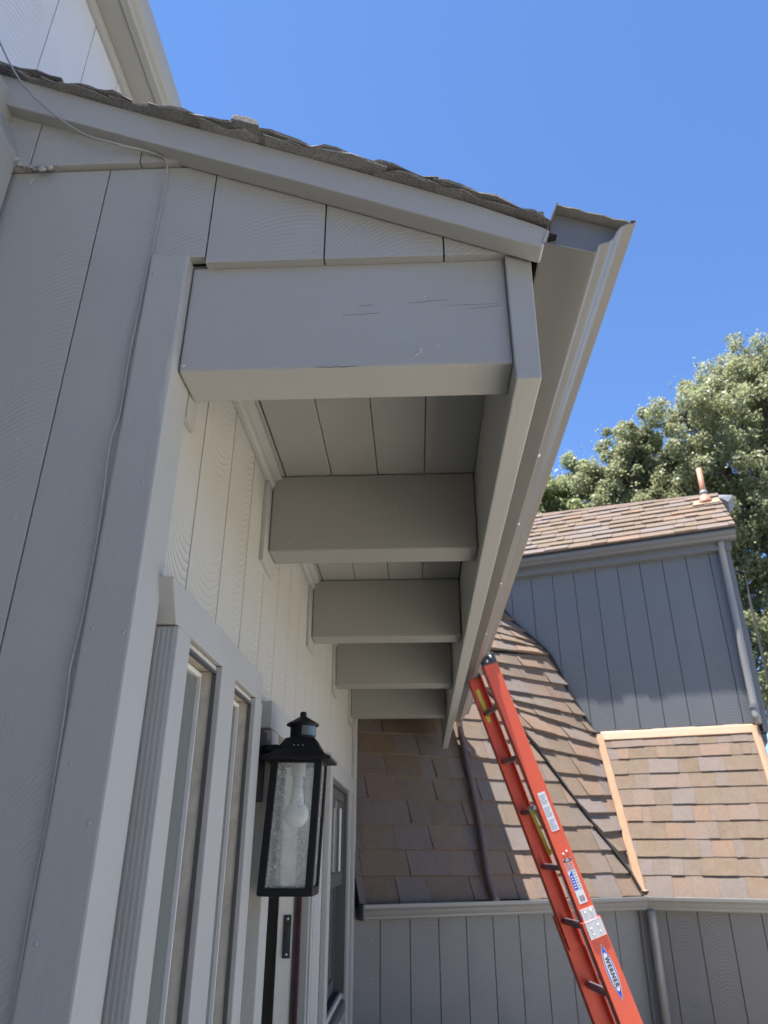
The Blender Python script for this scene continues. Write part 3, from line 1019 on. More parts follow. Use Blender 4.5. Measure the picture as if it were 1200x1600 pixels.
put("finial_cap", bm, M['black'], lam, smooth=False)
BC = V((lx(0.08) + 0.0015, LC.y, 0))
bm = bm_new()
prof = [(0, 0.047)]
for k in range(1, 15):
    a = -math.pi / 2 + k * (math.pi * 0.80) / 14
    prof.append((0.0300 * math.cos(a), 0.077 + 0.030 * math.sin(a)))
prof += [(0.0165, 0.112), (0.0145, 0.125), (0.0135, 0.140), (0, 0.140)]
add_lathe(bm, BC, prof, 28)
bulb = put("bulb", bm, M['bulb'], lam, smooth=True)
bm = bm_new()
add_lathe(bm, BC, [(0, 0.140), (0.0125, 0.140), (0.0132, 0.146), (0.0122, 0.150), (0.0132, 0.154), (0.0122, 0.158), (0.012, 0.166), (0, 0.166)], 20)
put("screw_base", bm, M['steel'], bulb, smooth=True)
bm = bm_new()
add_lathe(bm, BC, [(0, 0.164), (0.018, 0.164), (0.018, 0.197), (0, 0.197)], 20)
put("socket", bm, M['bulbneck'], lam, smooth=False)
# rivets on the roof
bm = bm_new()
for dx in (-0.012, -0.002, 0.010):
    bmesh.ops.create_uvsphere(bm, u_segments=8, v_segments=6, radius=0.0014, matrix=Matrix.Translation((CC.x + dx, LC.y - 0.050, 0.231)))
put("droplet", bm, M['label_w'], lam, smooth=True)

# ------------------------------------------------------------------ loose cable
cpts = [(-0.90, 0.885, 1.66), (-0.868, 0.89, 1.585), (-0.838, 0.895, 1.520), (-0.789, 0.897, 1.425), (-0.745, 0.90, 1.360), (-0.692, 0.905, 1.303), (-0.640, 0.91, 1.258), (-0.602, 0.915, 1.235), (-0.560, 0.92, 1.226), (-0.538, 0.93, 1.227), (-0.505, 0.945, 1.232), (-0.480, 0.953, 1.228), (-0.464, 0.953, 1.214), (-0.461, 0.960, 1.190), (-0.464, 0.964, 1.10), (-0.465, 0.965, 0.99),
        (-0.4675, 0.965, 0.929), (-0.469, 0.963, 0.85), (-0.471, 0.963, 0.747), (-0.469, 0.964, 0.67), (-0.468, 0.963, 0.627), (-0.474, 0.960, 0.600), (-0.474, 0.960, 0.55), (-0.4705, 0.962, 0.505), (-0.4675, 0.964, 0.399), (-0.4685, 0.964, 0.274), (-0.473, 0.962, 0.229), (-0.468, 0.963, 0.177), (-0.466, 0.963, 0.096), (-0.465, 0.964, 0.028), (-0.466, 0.963, -0.057), (-0.464, 0.964, -0.2), (-0.465, 0.964, -0.6), (-0.466, 0.964, GZ + 0.02)]
cd = bpy.data.curves.new("cable", 'CURVE')
cd.dimensions = '3D'
cd.bevel_depth = 0.0019
cd.bevel_resolution = 2
sp = cd.splines.new('NURBS')
sp.points.add(len(cpts) - 1)
for p, c in zip(sp.points, cpts):
    p.co = (*c, 1)
sp.order_u = 3
sp.use_endpoint_u = True
sp.resolution_u = 6
co_ = bpy.data.objects.new("cable_curve", cd)
COL.objects.link(co_)
dg = bpy.context.evaluated_depsgraph_get()
cme = bpy.data.meshes.new_from_object(co_.evaluated_get(dg))
bpy.data.objects.remove(co_)
cme.materials.clear()
for p in cme.polygons:
    p.use_smooth = True
cme.materials.append(M['cable'])
cab = bpy.data.objects.new("cable", cme)
COL.objects.link(cab)
tag(cab, "thin pale cable drooping over the gable and running down the post", "cable")

# ------------------------------------------------------------------ wing with the mansard roof
wing = thing("house_wing", "grey house wing with brown shingled mansard, tan metal flashing and upper block", "house wing", (1.6, 6.0, GZ))
AL, AR = math.radians(25), math.radians(-20)
d = V((math.cos(AL), math.sin(AL), 0)); n = V((d.y, -d.x, 0))
e = V((math.cos(AR), math.sin(AR), 0)); m = V((e.y, -e.x, 0))
Z = V((0, 0, 1))
A = V((-0.41, 5.06, 0)); K = V((1.625, 6.009, 0))
SB, gL = 0.5, 0.5
gR = 0.45454
Q0 = K - m * SB

def wall_boards(name, O, a, nn, joints, z0, z1, mat, parent, rotz, backing=(0, 1)):
    bm = bm_new()
    add_obox(bm, O, a, nn, Z, backing, (-0.14, -0.016), (z0, z1))
    wl = put(name, bm, M['dark'], parent, rotz=rotz)
    for j0, j1 in zip(joints, joints[1:]):
        bm = bm_new()
        add_obox(bm, O, a, nn, Z, (j0 + 0.0024, j1 - 0.0024), (-0.0155, 0), (z0, z1))
        put("siding_board", bm, mat, wl, rotz=rotz, bevel=0.002)
    return wl
wall_boards("left_wall", A, d, n, [0.0, 0.184, 0.388, 0.590, 0.790, 0.990, 1.190, 1.39, 1.59, 1.79, 1.99, 2.19, 2.245], GZ, -0.30, M['wing'], wing, AL, (0, 2.25))
wall_boards("right_wall", K, e, m, [0.0, 0.151, 0.359, 0.565, 0.770, 0.975, 1.10], GZ, -0.30, M['wing'], wing, AR, (0, 1.10))
# side of the wing beyond the right corner
bm = bm_new()
add_obox(bm, K, e, m, Z, (0.95, 1.098), (-3.0, -0.145), (GZ, -0.31))
put("side_wall", bm, M['wing'], wing, rotz=AR)

bm = bm_new()
add_prism(bm, [K + Z * GZ - d * 0.05 - n * 0.01, K + Z * GZ - d * 0.05 + n * 0.012, K + Z * GZ + (n + m).normalized() * 0.014, K + Z * GZ + e * 0.05 + m * 0.012, K + Z * GZ + e * 0.05 - m * 0.01], Z * (-0.315 - GZ))
put("corner_board", bm, M['wing'], wing, rotz=AR)
# gutters along both walls, mitred at the inside corner
GW = [(0.02, -0.304), (0.02, -0.388), (0.075, -0.389), (0.084, -0.382), (0.088, -0.371), (0.094, -0.366), (0.104, -0.352), (0.112, -0.338), (0.125, -0.329), (0.131, -0.322), (0.132, -0.303), (0.130, -0.3015), (0.116, -0.3015), (0.115, -0.308), (0.122, -0.318), (0.106, -0.330), (0.090, -0.364), (0.078, -0.379), (0.024, -0.379), (0.024, -0.304)]
mit = (n + m).normalized()
def mitre_pt(w_, z):
    return K + mit * (w_ / mit.dot(n)) + Z * z
gb_ = bm_new()
ends = [A + d * 0.03, None, K + e * 1.30]
r0 = [gb_.verts.new(A + d * 0.03 + n * p + Z * q) for p, q in GW]
r1 = [gb_.verts.new(mitre_pt(p, q)) for p, q in GW]
r2 = [gb_.verts.new(K + e * 1.22 + m * p + Z * q) for p, q in GW]
for a, b in ((r0, r1), (r1, r2)):
    for k in range(len(GW)):
        k2 = (k + 1) % len(GW)
        gb_.faces.new((a[k], a[k2], b[k2], b[k]))
gb_.faces.new(r0)
gw_ = put("wing_gutter", gb_, M['gutter_wing'], wing)
bm = bm_new()
add_obox(bm, A, d, n, Z, (0.018, 0.029), (0.018, 0.133), (-0.390, -0.303))
put("end_cap", bm, M['sash'], gw_)
# rain pipe in the inside corner
bm = bm_new()
c0 = K + m * 0.055 + e * 0.055
add_tube(bm, [c0 + m * 0.02 + Z * -0.385, c0 + Z * -0.46, c0 + Z * -0.6, c0 + Z * (GZ + 0.02)], 0.032, 16)
put("rain_pipe", bm, M['gutter_wing'], wing, smooth=True)

# --- shingles
def shingle(name, pts, NN, mat, parent, lo, hi, vlo, vhi, vfun):
    """pts: outline (3-D, on the deck); height goes from lo at vlo to hi at vhi"""
    bm = bm_new()
    tv, bv = [], []
    for p in pts:
        f = min(1, max(0, (vfun(p) - vlo) / max(1e-6, vhi - vlo)))
        h = lo + (hi - lo) * f
        tv.append(bm.verts.new(p + NN * h))
        bv.append(bm.verts.new(p - NN * 0.001))
    k = len(pts)
    bm.faces.new(tv)
    for i in range(k):
        j = (i + 1) % k
        bm.faces.new((tv[i], tv[j], bv[j], bv[i]))
    return bm

def field(parent, O, U, VV, NN, courses, u0, u1, planes, wmin, wmax, seed, rotz, teeth=True, joined=None, amp=1.0):
    r = random.Random(seed)
    for ci in range(len(courses) - 1):
        v0, v1 = courses[ci], courses[ci + 1]
        u = u0 - r.uniform(0, wmax)
        thick = r.random() < 0.5
        while u < u1:
            wd = r.uniform(wmin, wmax)
            if r.random() < 0.25:
                wd *= 0.55
            drop = r.uniform(-0.004, 0.004) * amp + (0 if thick or not teeth else 0.004 * amp)
            wav = [r.uniform(-0.002, 0.002) * amp for _ in range(4)]
            gap_ = 0.0016 if teeth else 0.0004
            poly = [(u + gap_, v0 + drop + wav[0]), (u + wd * 0.35, v0 + drop + wav[1]), (u + wd * 0.7, v0 + drop + wav[2]), (u + wd - gap_, v0 + drop + wav[3]), (u + wd - gap_, v1 + 0.03), (u + gap_, v1 + 0.03)]
            poly = clip_poly(poly, planes)
            if len(poly) >= 3:
                ar = 0.5 * abs(sum(poly[i][0] * poly[(i + 1) % len(poly)][1] - poly[(i + 1) % len(poly)][0] * poly[i][1] for i in range(len(poly))))
                if ar > 0.0004:
                    pts = [O + U * p[0] + VV * p[1] for p in poly]
                    hi_ = (0.0200 if thick else 0.0135) * amp + r.uniform(-0.0012, 0.0012)
                    bm = shingle("shingle", pts, NN, None, None, hi_, 0.003, v0, v1 + 0.03, lambda p: (p - O).dot(VV))
                    if joined is None:
                        put("shingle", bm, M['shingle'], parent, rotz=rotz)
                    else:
                        lay = bm.faces.layers.float.new("tint")
                        tv_ = r.random()
                        for f_ in bm.faces:
                            f_[lay] = tv_
                        tmp = bpy.data.meshes.new("t")
                        bm.to_mesh(tmp); bm.free()
                        joined.from_mesh(tmp)
                        bpy.data.meshes.remove(tmp)
            u += wd
            thick = (not thick) if r.random() < 0.75 else thick

# left slope
OL = A + n * 0.05 - Z * 0.3
VL = (-n * gL + Z).normalized(); NL = d.cross(VL)
DK0, DK1 = (2.188, -0.001), (1.153, 1.618)
def LP(u, v, h=0.0):
    return OL + d * u + VL * v + NL * h
bm = bm_new()
deck = [(0.0, 0.0), (2.19, 0.0), (2.175, 0.136), (1.92, 0.78), (1.72, 1.297), (1.39, 1.859), (1.2, 2.1), (0.0, 2.1)]
add_prism(bm, [LP(u, v, -0.004) for u, v in deck], NL * -0.10)
lroof = put("left_mansard_slope", bm, M['dark'], wing, rotz=AL)
cl = [-0.012, 0.155, 0.327, 0.508, 0.693, 0.874, 1.054, 1.233, 1.41, 1.59, 1.77, 1.95]
field(lroof, OL, d, VL, NL, cl, 0.075, 2.2, [line_plane((2.200, 0.0), (2.190, 0.136), (0.3, 0.3)), line_plane((2.190, 0.136), (1.735, 1.297), (0.3, 0.3)), line_plane((1.735, 1.297), (1.40, 1.859), (0.3, 0.3)), (-1, 0, -0.062)], 0.15, 0.34, 21, AL, amp=1.15)
# sheet-metal strip where the slope dies into the entry wall
bm = bm_new()
zs = [-0.02, 0.16, 0.33, 0.51, 0.695, 0.876, 1.056, 1.24, 1.42, 1.6]
for a, b in zip(zs, zs[1:]):
    add_prism(bm, [LP(0.004, a, 0.055), LP(0.062, a, 0.010 + 0.012), LP(0.064, b + 0.02, 0.006), LP(0.004, b + 0.02, 0.045)], NL * -0.004)
put("step_flashing", bm, M['flash'], lroof, rotz=AL)
# drain pipe lying on the left slope
bm = bm_new()
pp = [LP(1.058, 1.44, 0.16), LP(1.062, 1.36, 0.075), LP(1.060, 1.22, 0.05), LP(1.050, 1.027, 0.046), LP(1.005, 0.512, 0.046), LP(0.956, 0.17, 0.046), LP(0.950, 0.08, 0.048), LP(0.952, 0.0, 0.052), LP(0.954, -0.04, 0.06)]
add_tube(bm, pp, 0.024, 14)
pipe = put("drain_pipe", bm, M['brownpipe'], wing, smooth=True)

# middle facet that turns up against the upper block
MID = [((0.310, 6.377, 1.623), (1.262, 6.663, 1.626)), ((0.372, 6.365, 1.550), (1.324, 6.640, 1.471)), ((0.473, 6.347, 1.430), (1.373, 6.622, 1.339)),
       ((0.607, 6.319, 1.267), (1.429, 6.602, 1.198)), ((0.671, 6.305, 1.187), (1.493, 6.578, 1.057)), ((0.726, 6.293, 1.120), (1.557, 6.555, 0.909)),
       ((0.880, 6.259, 0.928), (1.561, 6.499, 0.799)), ((0.996, 6.217, 0.753), (1.550, 6.442, 0.673)), ((1.115, 6.162, 0.554), (1.548, 6.374, 0.531)),
       ((1.224, 6.113, 0.373), (1.548, 6.305, 0.388)), ((1.303, 6.081, 0.247), (1.555, 6.239, 0.257)), ((1.388, 6.045, 0.110), (1.561, 6.173, 0.126)),
       ((1.471, 6.011, -0.021), (1.561, 6.104, -0.018)), ((1.554, 5.977, -0.153), (1.561, 6.040, -0.151)), ((1.599, 5.935, -0.268), (1.591, 5.969, -0.274))]
MID = [(V(a), V(b)) for a, b in MID]
MID = [(a, b + (b - a).normalized() * (0.028 if k_ > 5 else 0.0)) for k_, (a, b) in enumerate(MID)]
FLR = [((0.367, 6.420, 1.673), (1.237, 6.641, 1.628)), ((0.367, 6.508, 1.836), (1.219, 6.666, 1.684)), ((0.401, 6.571, 1.935), (1.173, 6.683, 1.739)),
       ((0.429, 6.621, 2.015), (1.067, 6.716, 1.856)), ((0.462, 6.687, 2.120), (0.964, 6.753, 1.977)), ((0.494, 6.760, 2.240), (0.873, 6.806, 2.124)), ((0.52, 6.84, 2.36), (0.78, 6.85, 2.26))]
FLR = [(V(a), V(b)) for a, b in FLR]
def strips(name, rows, seed, over):
    """rows run from the top (index 0) to the bottom; each strip is split into shingles lying between two row lines"""
    r = random.Random(seed)
    bm = bm_new()
    L = [bm.verts.new(a) for a, b in rows]; Rr = [bm.verts.new(b) for a, b in rows]
    for i in range(len(rows) - 1):
        bm.faces.new((L[i], Rr[i], Rr[i + 1], L[i + 1]))
    ex = bmesh.ops.extrude_face_region(bm, geom=list(bm.faces))
    for v in [v for v in ex['geom'] if isinstance(v, bmesh.types.BMVert)]:
        v.co += V((0.0, 0.05, -0.01))
    par = put(name, bm, M['dark'], wing)
    for i in range(len(rows) - 1):
        (a0, b0), (a1, b1) = rows[i], rows[i + 1]
        ln = (b1 - a1).length
        NN = (b1 - a1).cross(a0 - a1 + b0 - b1)
        if NN.length < 1e-9:
            continue
        NN.normalize()
        if NN.y > 0:
            NN = -NN
        s = 0.0
        thick = r.random() < 0.5
        while s < ln:
            wd = r.uniform(0.10, 0.24)
            if ln - s - wd < 0.07:
                wd = ln - s
            f0, f1 = s / ln + 0.0015 / ln, min(1, (s + wd) / ln - 0.0015 / ln)
            dr_ = (0 if thick else 0.004) + r.uniform(-0.0015, 0.0015)
            def P(f, g):
                lo_, hi__ = a1.lerp(b1, f), a0.lerp(b0, f)
                return lo_.lerp(hi__, g)
            hgt = (P(f0, 1) - P(f0, 0)).length
            g0 = dr_ / max(0.05, hgt)
            gt = 1.0 + over / max(0.05, hgt)
            if i == 0:
                gt = 1.0
            pts = [P(f0, g0), P((f0 * 2 + f1) / 3, g0 + r.uniform(-0.01, 0.01)), P((f0 + f1 * 2) / 3, g0 + r.uniform(-0.01, 0.01)), P(f1, g0), P(f1, gt), P(f0, gt)]
            top_ = 0.034 if thick else 0.022
            up_ = ((a0 + b0) - (a1 + b1)).normalized()
            base = min((p - a1).dot(up_) for p in pts)
            bmx = shingle("shingle", pts, NN, None, None, top_, 0.004, (pts[0] - a1).dot(up_), (pts[4] - a1).dot(up_), lambda p: (p - a1).dot(up_))
            put("shingle", bmx, M['shingle'], par)
            s += wd
            thick = (not thick) if r.random() < 0.75 else thick
    return par
mid = strips("middle_mansard_slope", MID, 31, 0.02)
flr = strips("flared_roof", list(reversed(FLR)), 41, 0.02)
# drawn shade line along the lower left of the middle facet, dark metal along the wall above
def strip_along(name, pts, w_, h_, nrm, mat, parent):
    bm = bm_new()
    for a, b in zip(pts, pts[1:]):
        t_ = (b - a).normalized()
        s_ = t_.cross(nrm).normalized()
        add_obox(bm, a, s_, nrm, b - a, (-w_ / 2, w_ / 2), (0, h_), (-0.02, 1.02))
    return put(name, bm, mat, parent)
strip_along("edge_shade_strip", [b[0] + NL * -0.004 for b in MID[2:]], 0.016, 0.020, NL, M['dark'], mid)  # near-black strip drawn in for the shaded underside of the raised facet edge
wl = [b[1] + m * 0.012 for b in reversed(FLR)][0:6] + [b[1] + m * 0.012 for b in MID[0:6]]
strip_along("wall_flashing", wl, 0.035, 0.016, m, M['dark'], mid)

# right slope
OR = K + m * 0.05 - Z * 0.3
VR = (-m * gR + Z).normalized(); NR = e.cross(VR)
def RP(u, v, h=0.0):
    return OR + e * u + VR * v + NR * h
bm = bm_new()
add_prism(bm, [RP(*p, -0.004) for p in ((0.007, 0), (1.10, 0), (1.005, 1.335), (-0.228, 1.335))], NR * -0.08)
rroof = put("right_mansard_slope", bm, M['dark'], wing, rotz=AR)
cr_ = [-0.010, 0.144, 0.274, 0.410, 0.547, 0.677, 0.818, 0.944, 1.079, 1.189, 1.30]
field(rroof, OR, e, VR, NR, cr_, -0.3, 1.10, [line_plane((0.022, 0.0), (-0.212, 1.314), (0.5, 0.5)), line_plane((1.085, 0), (1.0, 1.314), (0.5, 0.5)), (0, 1, 1.335)], 0.11, 0.24, 22, AR, amp=0.72, teeth=False)
# tan metal: valley, base of the wall, hip
def ridge_strip(name, p, q, side, nrm, w_, h_):
    bm = bm_new()
    t_ = (q - p).normalized()
    s_ = t_.cross(nrm).normalized()
    prof = [(-w_, 0.0), (-w_, h_ * 0.45), (-w_ * 0.45, h_), (w_ * 0.45, h_), (w_, h_ * 0.45), (w_, 0.0)]
    N_ = 10
    rings = []
    rq = random.Random(3)
    for k in range(N_ + 1):
        c = p.lerp(q, k / N_)
        j = rq.uniform(-0.0025, 0.0025)
        rings.append([bm.verts.new(c + s_ * (a_ + j) + nrm * (b_ + rq.uniform(-0.001, 0.001))) for a_, b_ in prof])
    for a, b in zip(rings, rings[1:]):
        for k in range(len(prof) - 1):
            bm.faces.new((a[k], a[k + 1], b[k + 1], b[k]))
    bm.faces.new(rings[0]); bm.faces.new(list(reversed(rings[-1])))
    return put(name, bm, M['copper'], wing)
cn = (NR + NL).normalized()
ridge_strip("valley_flashing", RP(0.012, 0.02, -0.004), RP(-0.214, 1.312, -0.004), 0, cn, 0.036, 0.034)
ridge_strip("hip_flashing", RP(1.075, 0.0, -0.002), RP(1.004, 1.318, -0.002), 0, (NR + e * 0.4).normalized(), 0.032, 0.034)
bm = bm_new()
add_prism(bm, [RP(-0.20, 1.262, 0.018), RP(-0.20, 1.262, 0.003), RP(-0.20, 1.33, 0.0), RP(-0.20, 1.365, 0.0), RP(-0.20, 1.325, 0.020)], e * 1.20)
put("base_flashing", bm, M['copper'], wing, rotz=AR, bevel=0.003)
bm = bm_new()
c0 = RP(0.014, 0.012, 0.02)
for j in range(7):
    bmesh.ops.create_icosphere(bm, subdivisions=2, radius=0.014, matrix=Matrix.Translation(c0 + e * rr.uniform(-0.04, 0.03) + NR * rr.uniform(-0.005, 0.012) + VR * rr.uniform(-0.01, 0.015)) @ Matrix.Diagonal((1.5, 0.7, 0.7, 1)))
put("crumpled_metal", bm, M['copper'], wing, smooth=True)

# --- upper block
ub_j = [-1.30, -1.09, -0.885, -0.680, -0.475, -0.272, -0.070, 0.134, 0.336, 0.535, 0.738, 0.936, 1.085]
ub = wall_boards("upper_wall", Q0, e, m, ub_j, 0.86, 2.50, M['upper'], wing, AR, (-1.6, 1.10))
bm = bm_new()
add_obox(bm, Q0, e, m, Z, (0.95, 1.098), (-2.2, -0.15), (0.80, 2.50))
put("side_wall", bm, M['upper'], wing, rotz=AR)
bm = bm_new()
add_obox(bm, Q0, e, m, Z, (1.066, 1.113), (-0.02, 0.022), (0.86, 2.50))
put("corner_board", bm, M['upper'], wing, rotz=AR, bevel=0.003)
bm = bm_new()
add_obox(bm, Q0, e, m, Z, (-1.6, 1.13), (0.0015, 0.075), (2.425, 2.50))
put("eave_fascia", bm, M['upper'], wing, rotz=AR, bevel=0.003)
bm = bm_new()
UGP = [(0.077, 2.49), (0.150, 2.488), (0.160, 2.497), (0.168, 2.510), (0.186, 2.520), (0.196, 2.540), (0.200, 2.575), (0.198, 2.588), (0.077, 2.588)]
add_prism(bm, [Q0 + e * -1.6 + m * p + Z * q for p, q in UGP], e * 2.775)
put("upper_gutter", bm, M['gutter_up'], wing, rotz=AR)
bm = bm_new()
rg_ = random.Random(4)
N_ = 24
row0, row1 = [], []
for k_ in range(N_ + 1):
    u_ = -0.24 + (1.09 + 0.24) * k_ / N_
    row0.append(Q0 + e * u_ + m * 0.0012 + Z * 0.86)
    row1.append(Q0 + e * u_ + m * 0.0012 + Z * (0.928 + rg_.uniform(-0.006, 0.007)))
add_prism(bm, row0 + row1[::-1], m * 0.003)
put("gap_shade_strip", bm, M['dark'], wing, rotz=AR)  # dark strip drawn for the shaded drip gap between siding and base flashing
# rain pipe on the upper wall
bm = bm_new()
b0 = Q0 + m * 0.055
add_tube(bm, [b0 + e * 1.043 + m * 0.05 + Z * 2.50, b0 + e * 1.043 + Z * 2.43, b0 + e * 1.041 + Z * 2.0, b0 + e * 1.038 + Z * 1.4, b0 + e * 1.036 + Z * 0.99, b0 + e * 1.036 + m * 0.02 + Z * 0.92], 0.030, 16)
up_ = put("rain_pipe", bm, M['gutter_wing'], wing, smooth=True)
bm = bm_new()
add_tube(bm, [b0 + e * 1.036 + Z * 1.075, b0 + e * 1.036 + Z * 1.045], 0.036, 16)
put("pipe_collar", bm, M['lead'], up_, smooth=False)
# upper roof
SL = math.radians(40)
VU = -m * math.cos(SL) + Z * math.sin(SL); NU = e.cross(VU)
OU = Q0 + m * 0.2 + Z * 2.587
def UP(u, v, h=0.0):
    return OU + e * u + VU * v + NU * h
bm = bm_new()
add_prism(bm, [UP(*p, -0.003) for p in ((-1.6, -0.02), (1.178, -0.02), (1.160, 0.985), (0.42, 1.12), (-0.72, 1.29), (-1.6, 1.41))], NU * -0.06)
ur = put("upper_roof", bm, M['dark'], wing, rotz=AR)
jb = bm_new()
jb.faces.layers.float.new("tint")
cu = [-0.028 + 0.138 * k for k in range(12)]
pl = [line_plane((1.182, 0), (1.162, 0.985), (0, 0.3)), line_plane((1.16, 0.995), (0.42, 1.128), (0, 0.3)), line_plane((0.42, 1.128), (-0.72, 1.30), (0, 0.3)), (-1, 0, 1.6), (0, -1, 0.022)]
field(ur, OU, e, VU, NU, cu, -1.6, 1.2, pl, 0.12, 0.30, 51, AR, joined=jb, amp=1.15)
o = put("shingle_courses", jb, M['shingle'], ur, rotz=AR)
o['kind'] = 'stuff'
# ridge cap
bm = bm_new()
for a, b in (((1.168, 0.99), (0.42, 1.126)), ((0.42, 1.126), (-0.72, 1.297)), ((-0.72, 1.297), (-1.6, 1.42))):
    add_prism(bm, [UP(a[0], a[1], 0.012), UP(b[0], b[1], 0.012), UP(b[0], b[1] + 0.04, 0.02), UP(a[0], a[1] + 0.04, 0.02)], NU * -0.03)
put("ridge_cap", bm, M['shingle'], ur, rotz=AR)
bm = bm_new()
add_prism(bm, [UP(1.165, 0.94, 0.0), UP(1.165, 1.03, 0.0), UP(1.30, 1.0, -0.02), UP(1.24, 0.90, -0.05)], NU * -0.12)
put("gable_vent", bm, M['lead'], ur, rotz=AR)
# plumbing vent with flashing
vp = UP(1.030, 0.80, 0.0)
bm = bm_new()
add_tube(bm, [vp + Z * -0.02, vp + Z * 0.385], 0.026, 16)
vt = put("vent_pipe", bm, M['vent'], wing, smooth=True)
bm = bm_new()
add_tube(bm, [vp + Z * 0.085, vp + Z * 0.105, vp + Z * 0.135], [0.036, 0.038, 0.033], 16)
put("sealant_collar", bm, M['lead'], vt, smooth=True)
bm = bm_new()
add_tube(bm, [vp + Z * -0.02, vp + Z * 0.02, vp + Z * 0.09], [0.078, 0.062, 0.034], 16)
put("flashing_cone", bm, M['vent'], vt, smooth=True)
bm = bm_new()
add_prism(bm, [UP(0.90, 0.70, 0.028), UP(1.15, 0.70, 0.028), UP(1.15, 0.86, 0.02), UP(0.93, 0.86, 0.02)], NU * -0.012)
put("flashing_plate", bm, M['copper'], vt, rotz=AR)

# ------------------------------------------------------------------ extension ladder
lad = thing("extension_ladder", "orange fibreglass extension ladder leaning on the porch gutter", "ladder", (1.2, 4.1, GZ))
T0 = V((0.412, 4.0, 0.968))
DN = V((0.3074, 0, -0.9516)).normalized()            # down the ladder
RG = V((-0.170, 0.985, 0)).normalized()              # along the rungs, away from the camera
NX = DN.cross(RG).normalized()                       # across the rail depth
if NX.x < 0:
    NX = -NX
SEP = 0.40
L_END = (T0.z - GZ) / 0.9516
def rail(o_in, t0, t1, half, face, thick=0.005, fl=0.050):
    """C channel, web on the outside (face -1 near / +1 far), flanges turned inwards"""
    bm = bm_new()
    base = T0 + RG * o_in
    s = -face
    pr_ = [(-half, 0), (half, 0), (half, s * fl), (half - thick, s * fl), (half - thick, s * thick), (-half + thick, s * thick), (-half + thick, s * fl), (-half, s * fl)]
    add_prism(bm, [base + NX * a_ + RG * b_ + DN * t0 for a_, b_ in pr_], DN * (t1 - t0))
    return put("rail", bm, M['fiber'], lad, bevel=0.0022)
rail_n = rail(0.0, 0.030, 1.50, 0.0415, -1)
rail_f = rail(SEP, 0.030, 1.50, 0.0415, 1)
base_n = rail(-0.012, 1.335, L_END, 0.0510, -1)
base_f = rail(SEP + 0.012, 1.335, L_END, 0.0510, 1)
for o_in, sgn in ((0.0, -1), (SEP, 1)):
    bm = bm_new()
    c = T0 + RG * o_in
    add_obox(bm, c, NX, RG, DN, (-0.0425, 0.0425), (-0.006 if sgn < 0 else -0.032, 0.032 if sgn < 0 else 0.006), (-0.030, 0.034))
    cp_ = put("end_cap", bm, M['boot'], lad, bevel=0.006)
    bm = bm_new()
    for a_, t_ in ((-0.016, 0.012), (0.012, -0.006)):
        bmesh.ops.create_uvsphere(bm, u_segments=12, v_segments=8, radius=0.009, matrix=Matrix.Translation(c + NX * a_ + RG * (-0.008 if sgn < 0 else 0.008) + DN * t_))
    put("bolt", bm, M['steel'], cp_, smooth=True)
# rungs
for t_ in (0.25, 0.535, 0.82, 1.105, 1.376, 1.672, 1.957, 2.24):
    bm = bm_new()
    c = T0 + DN * t_
    pr_ = [(-0.020, -0.006), (-0.014, -0.013), (0.014, -0.013), (0.020, -0.006), (0.018, 0.008), (0.0, 0.015), (-0.018, 0.008)]
    add_prism(bm, [c + NX * a_ + DN * b_ + RG * 0.004 for a_, b_ in pr_], RG * (SEP - 0.008))
    put("rung", bm, M['rung'], lad, bevel=0.0012)
# guide bracket where the sections overlap
bm = bm_new()
add_obox(bm, T0, NX, RG, DN, (-0.0365, 0.0365), (-0.0085, -0.0005), (1.285, 1.345))
add_obox(bm, T0, NX, RG, DN, (-0.040, 0.046), (-0.0175, -0.0125), (1.340, 1.412))
add_obox(bm, T0, NX, RG, DN, (-0.040, 0.040), (-0.0175, -0.0085), (1.336, 1.345))
br = put("guide_bracket", bm, M['steel'], lad, bevel=0.0015)
for a_, t_, o_ in ((-0.018, 1.37, -0.018), (0.020, 1.365, -0.018), (-0.018, 1.395, -0.018), (0.020, 1.392, -0.018), (-0.016, 1.30, -0.009), (0.016, 1.298, -0.009)):
    bm = bm_new()
    bmesh.ops.create_uvsphere(bm, u_segments=12, v_segments=8, radius=0.0052, matrix=Matrix.Translation(T0 + NX * a_ + RG * o_ + DN * t_))
    put("rivet", bm, M['steel'], br, smooth=True)
for a_, t_ in ((-0.008, 1.035), (0.014, 1.028)):
    bm = bm_new()
    bmesh.ops.create_uvsphere(bm, u_segments=12, v_segments=8, radius=0.0055, matrix=Matrix.Translation(T0 + NX * a_ + RG * -0.002 + DN * t_))
    put("rivet", bm, M['steel'], rail_n, smooth=True)
# rung locks: yellow and green levers
bm = bm_new()
def lever(bm, t0, t1, a0, a1, o_, w_, th):
    p, q = T0 + NX * a0 + RG * o_ + DN * t0, T0 + NX * a1 + RG * o_ + DN * t1
    ax = (q - p).normalized()
    s_ = ax.cross(RG).normalized()
    add_obox(bm, p, s_, RG, q - p, (-w_, w_), (-th, th), (0, 1))
lever(bm, 0.80, 1.03, -0.052, -0.040, 0.10, 0.0085, 0.004)
lk = put("lock_lever", bm, M['yellow'], lad, bevel=0.002)
bm = bm_new()
lever(bm, 0.80, 1.02, -0.046, -0.006, 0.06, 0.0095, 0.004)
put("lock_lever", bm, M['green'], lad, bevel=0.002)
bm = bm_new()
lever(bm, 1.01, 1.018, -0.052, 0.000, 0.05, 0.010, 0.012)
put("lock_lever", bm, M['yellow'], lad, bevel=0.002)
bm = bm_new()
add_tube(bm, [T0 + NX * -0.044 + RG * 0.03 + DN * 0.795, T0 + NX * -0.044 + RG * 0.13 + DN * 0.795], 0.012, 12)
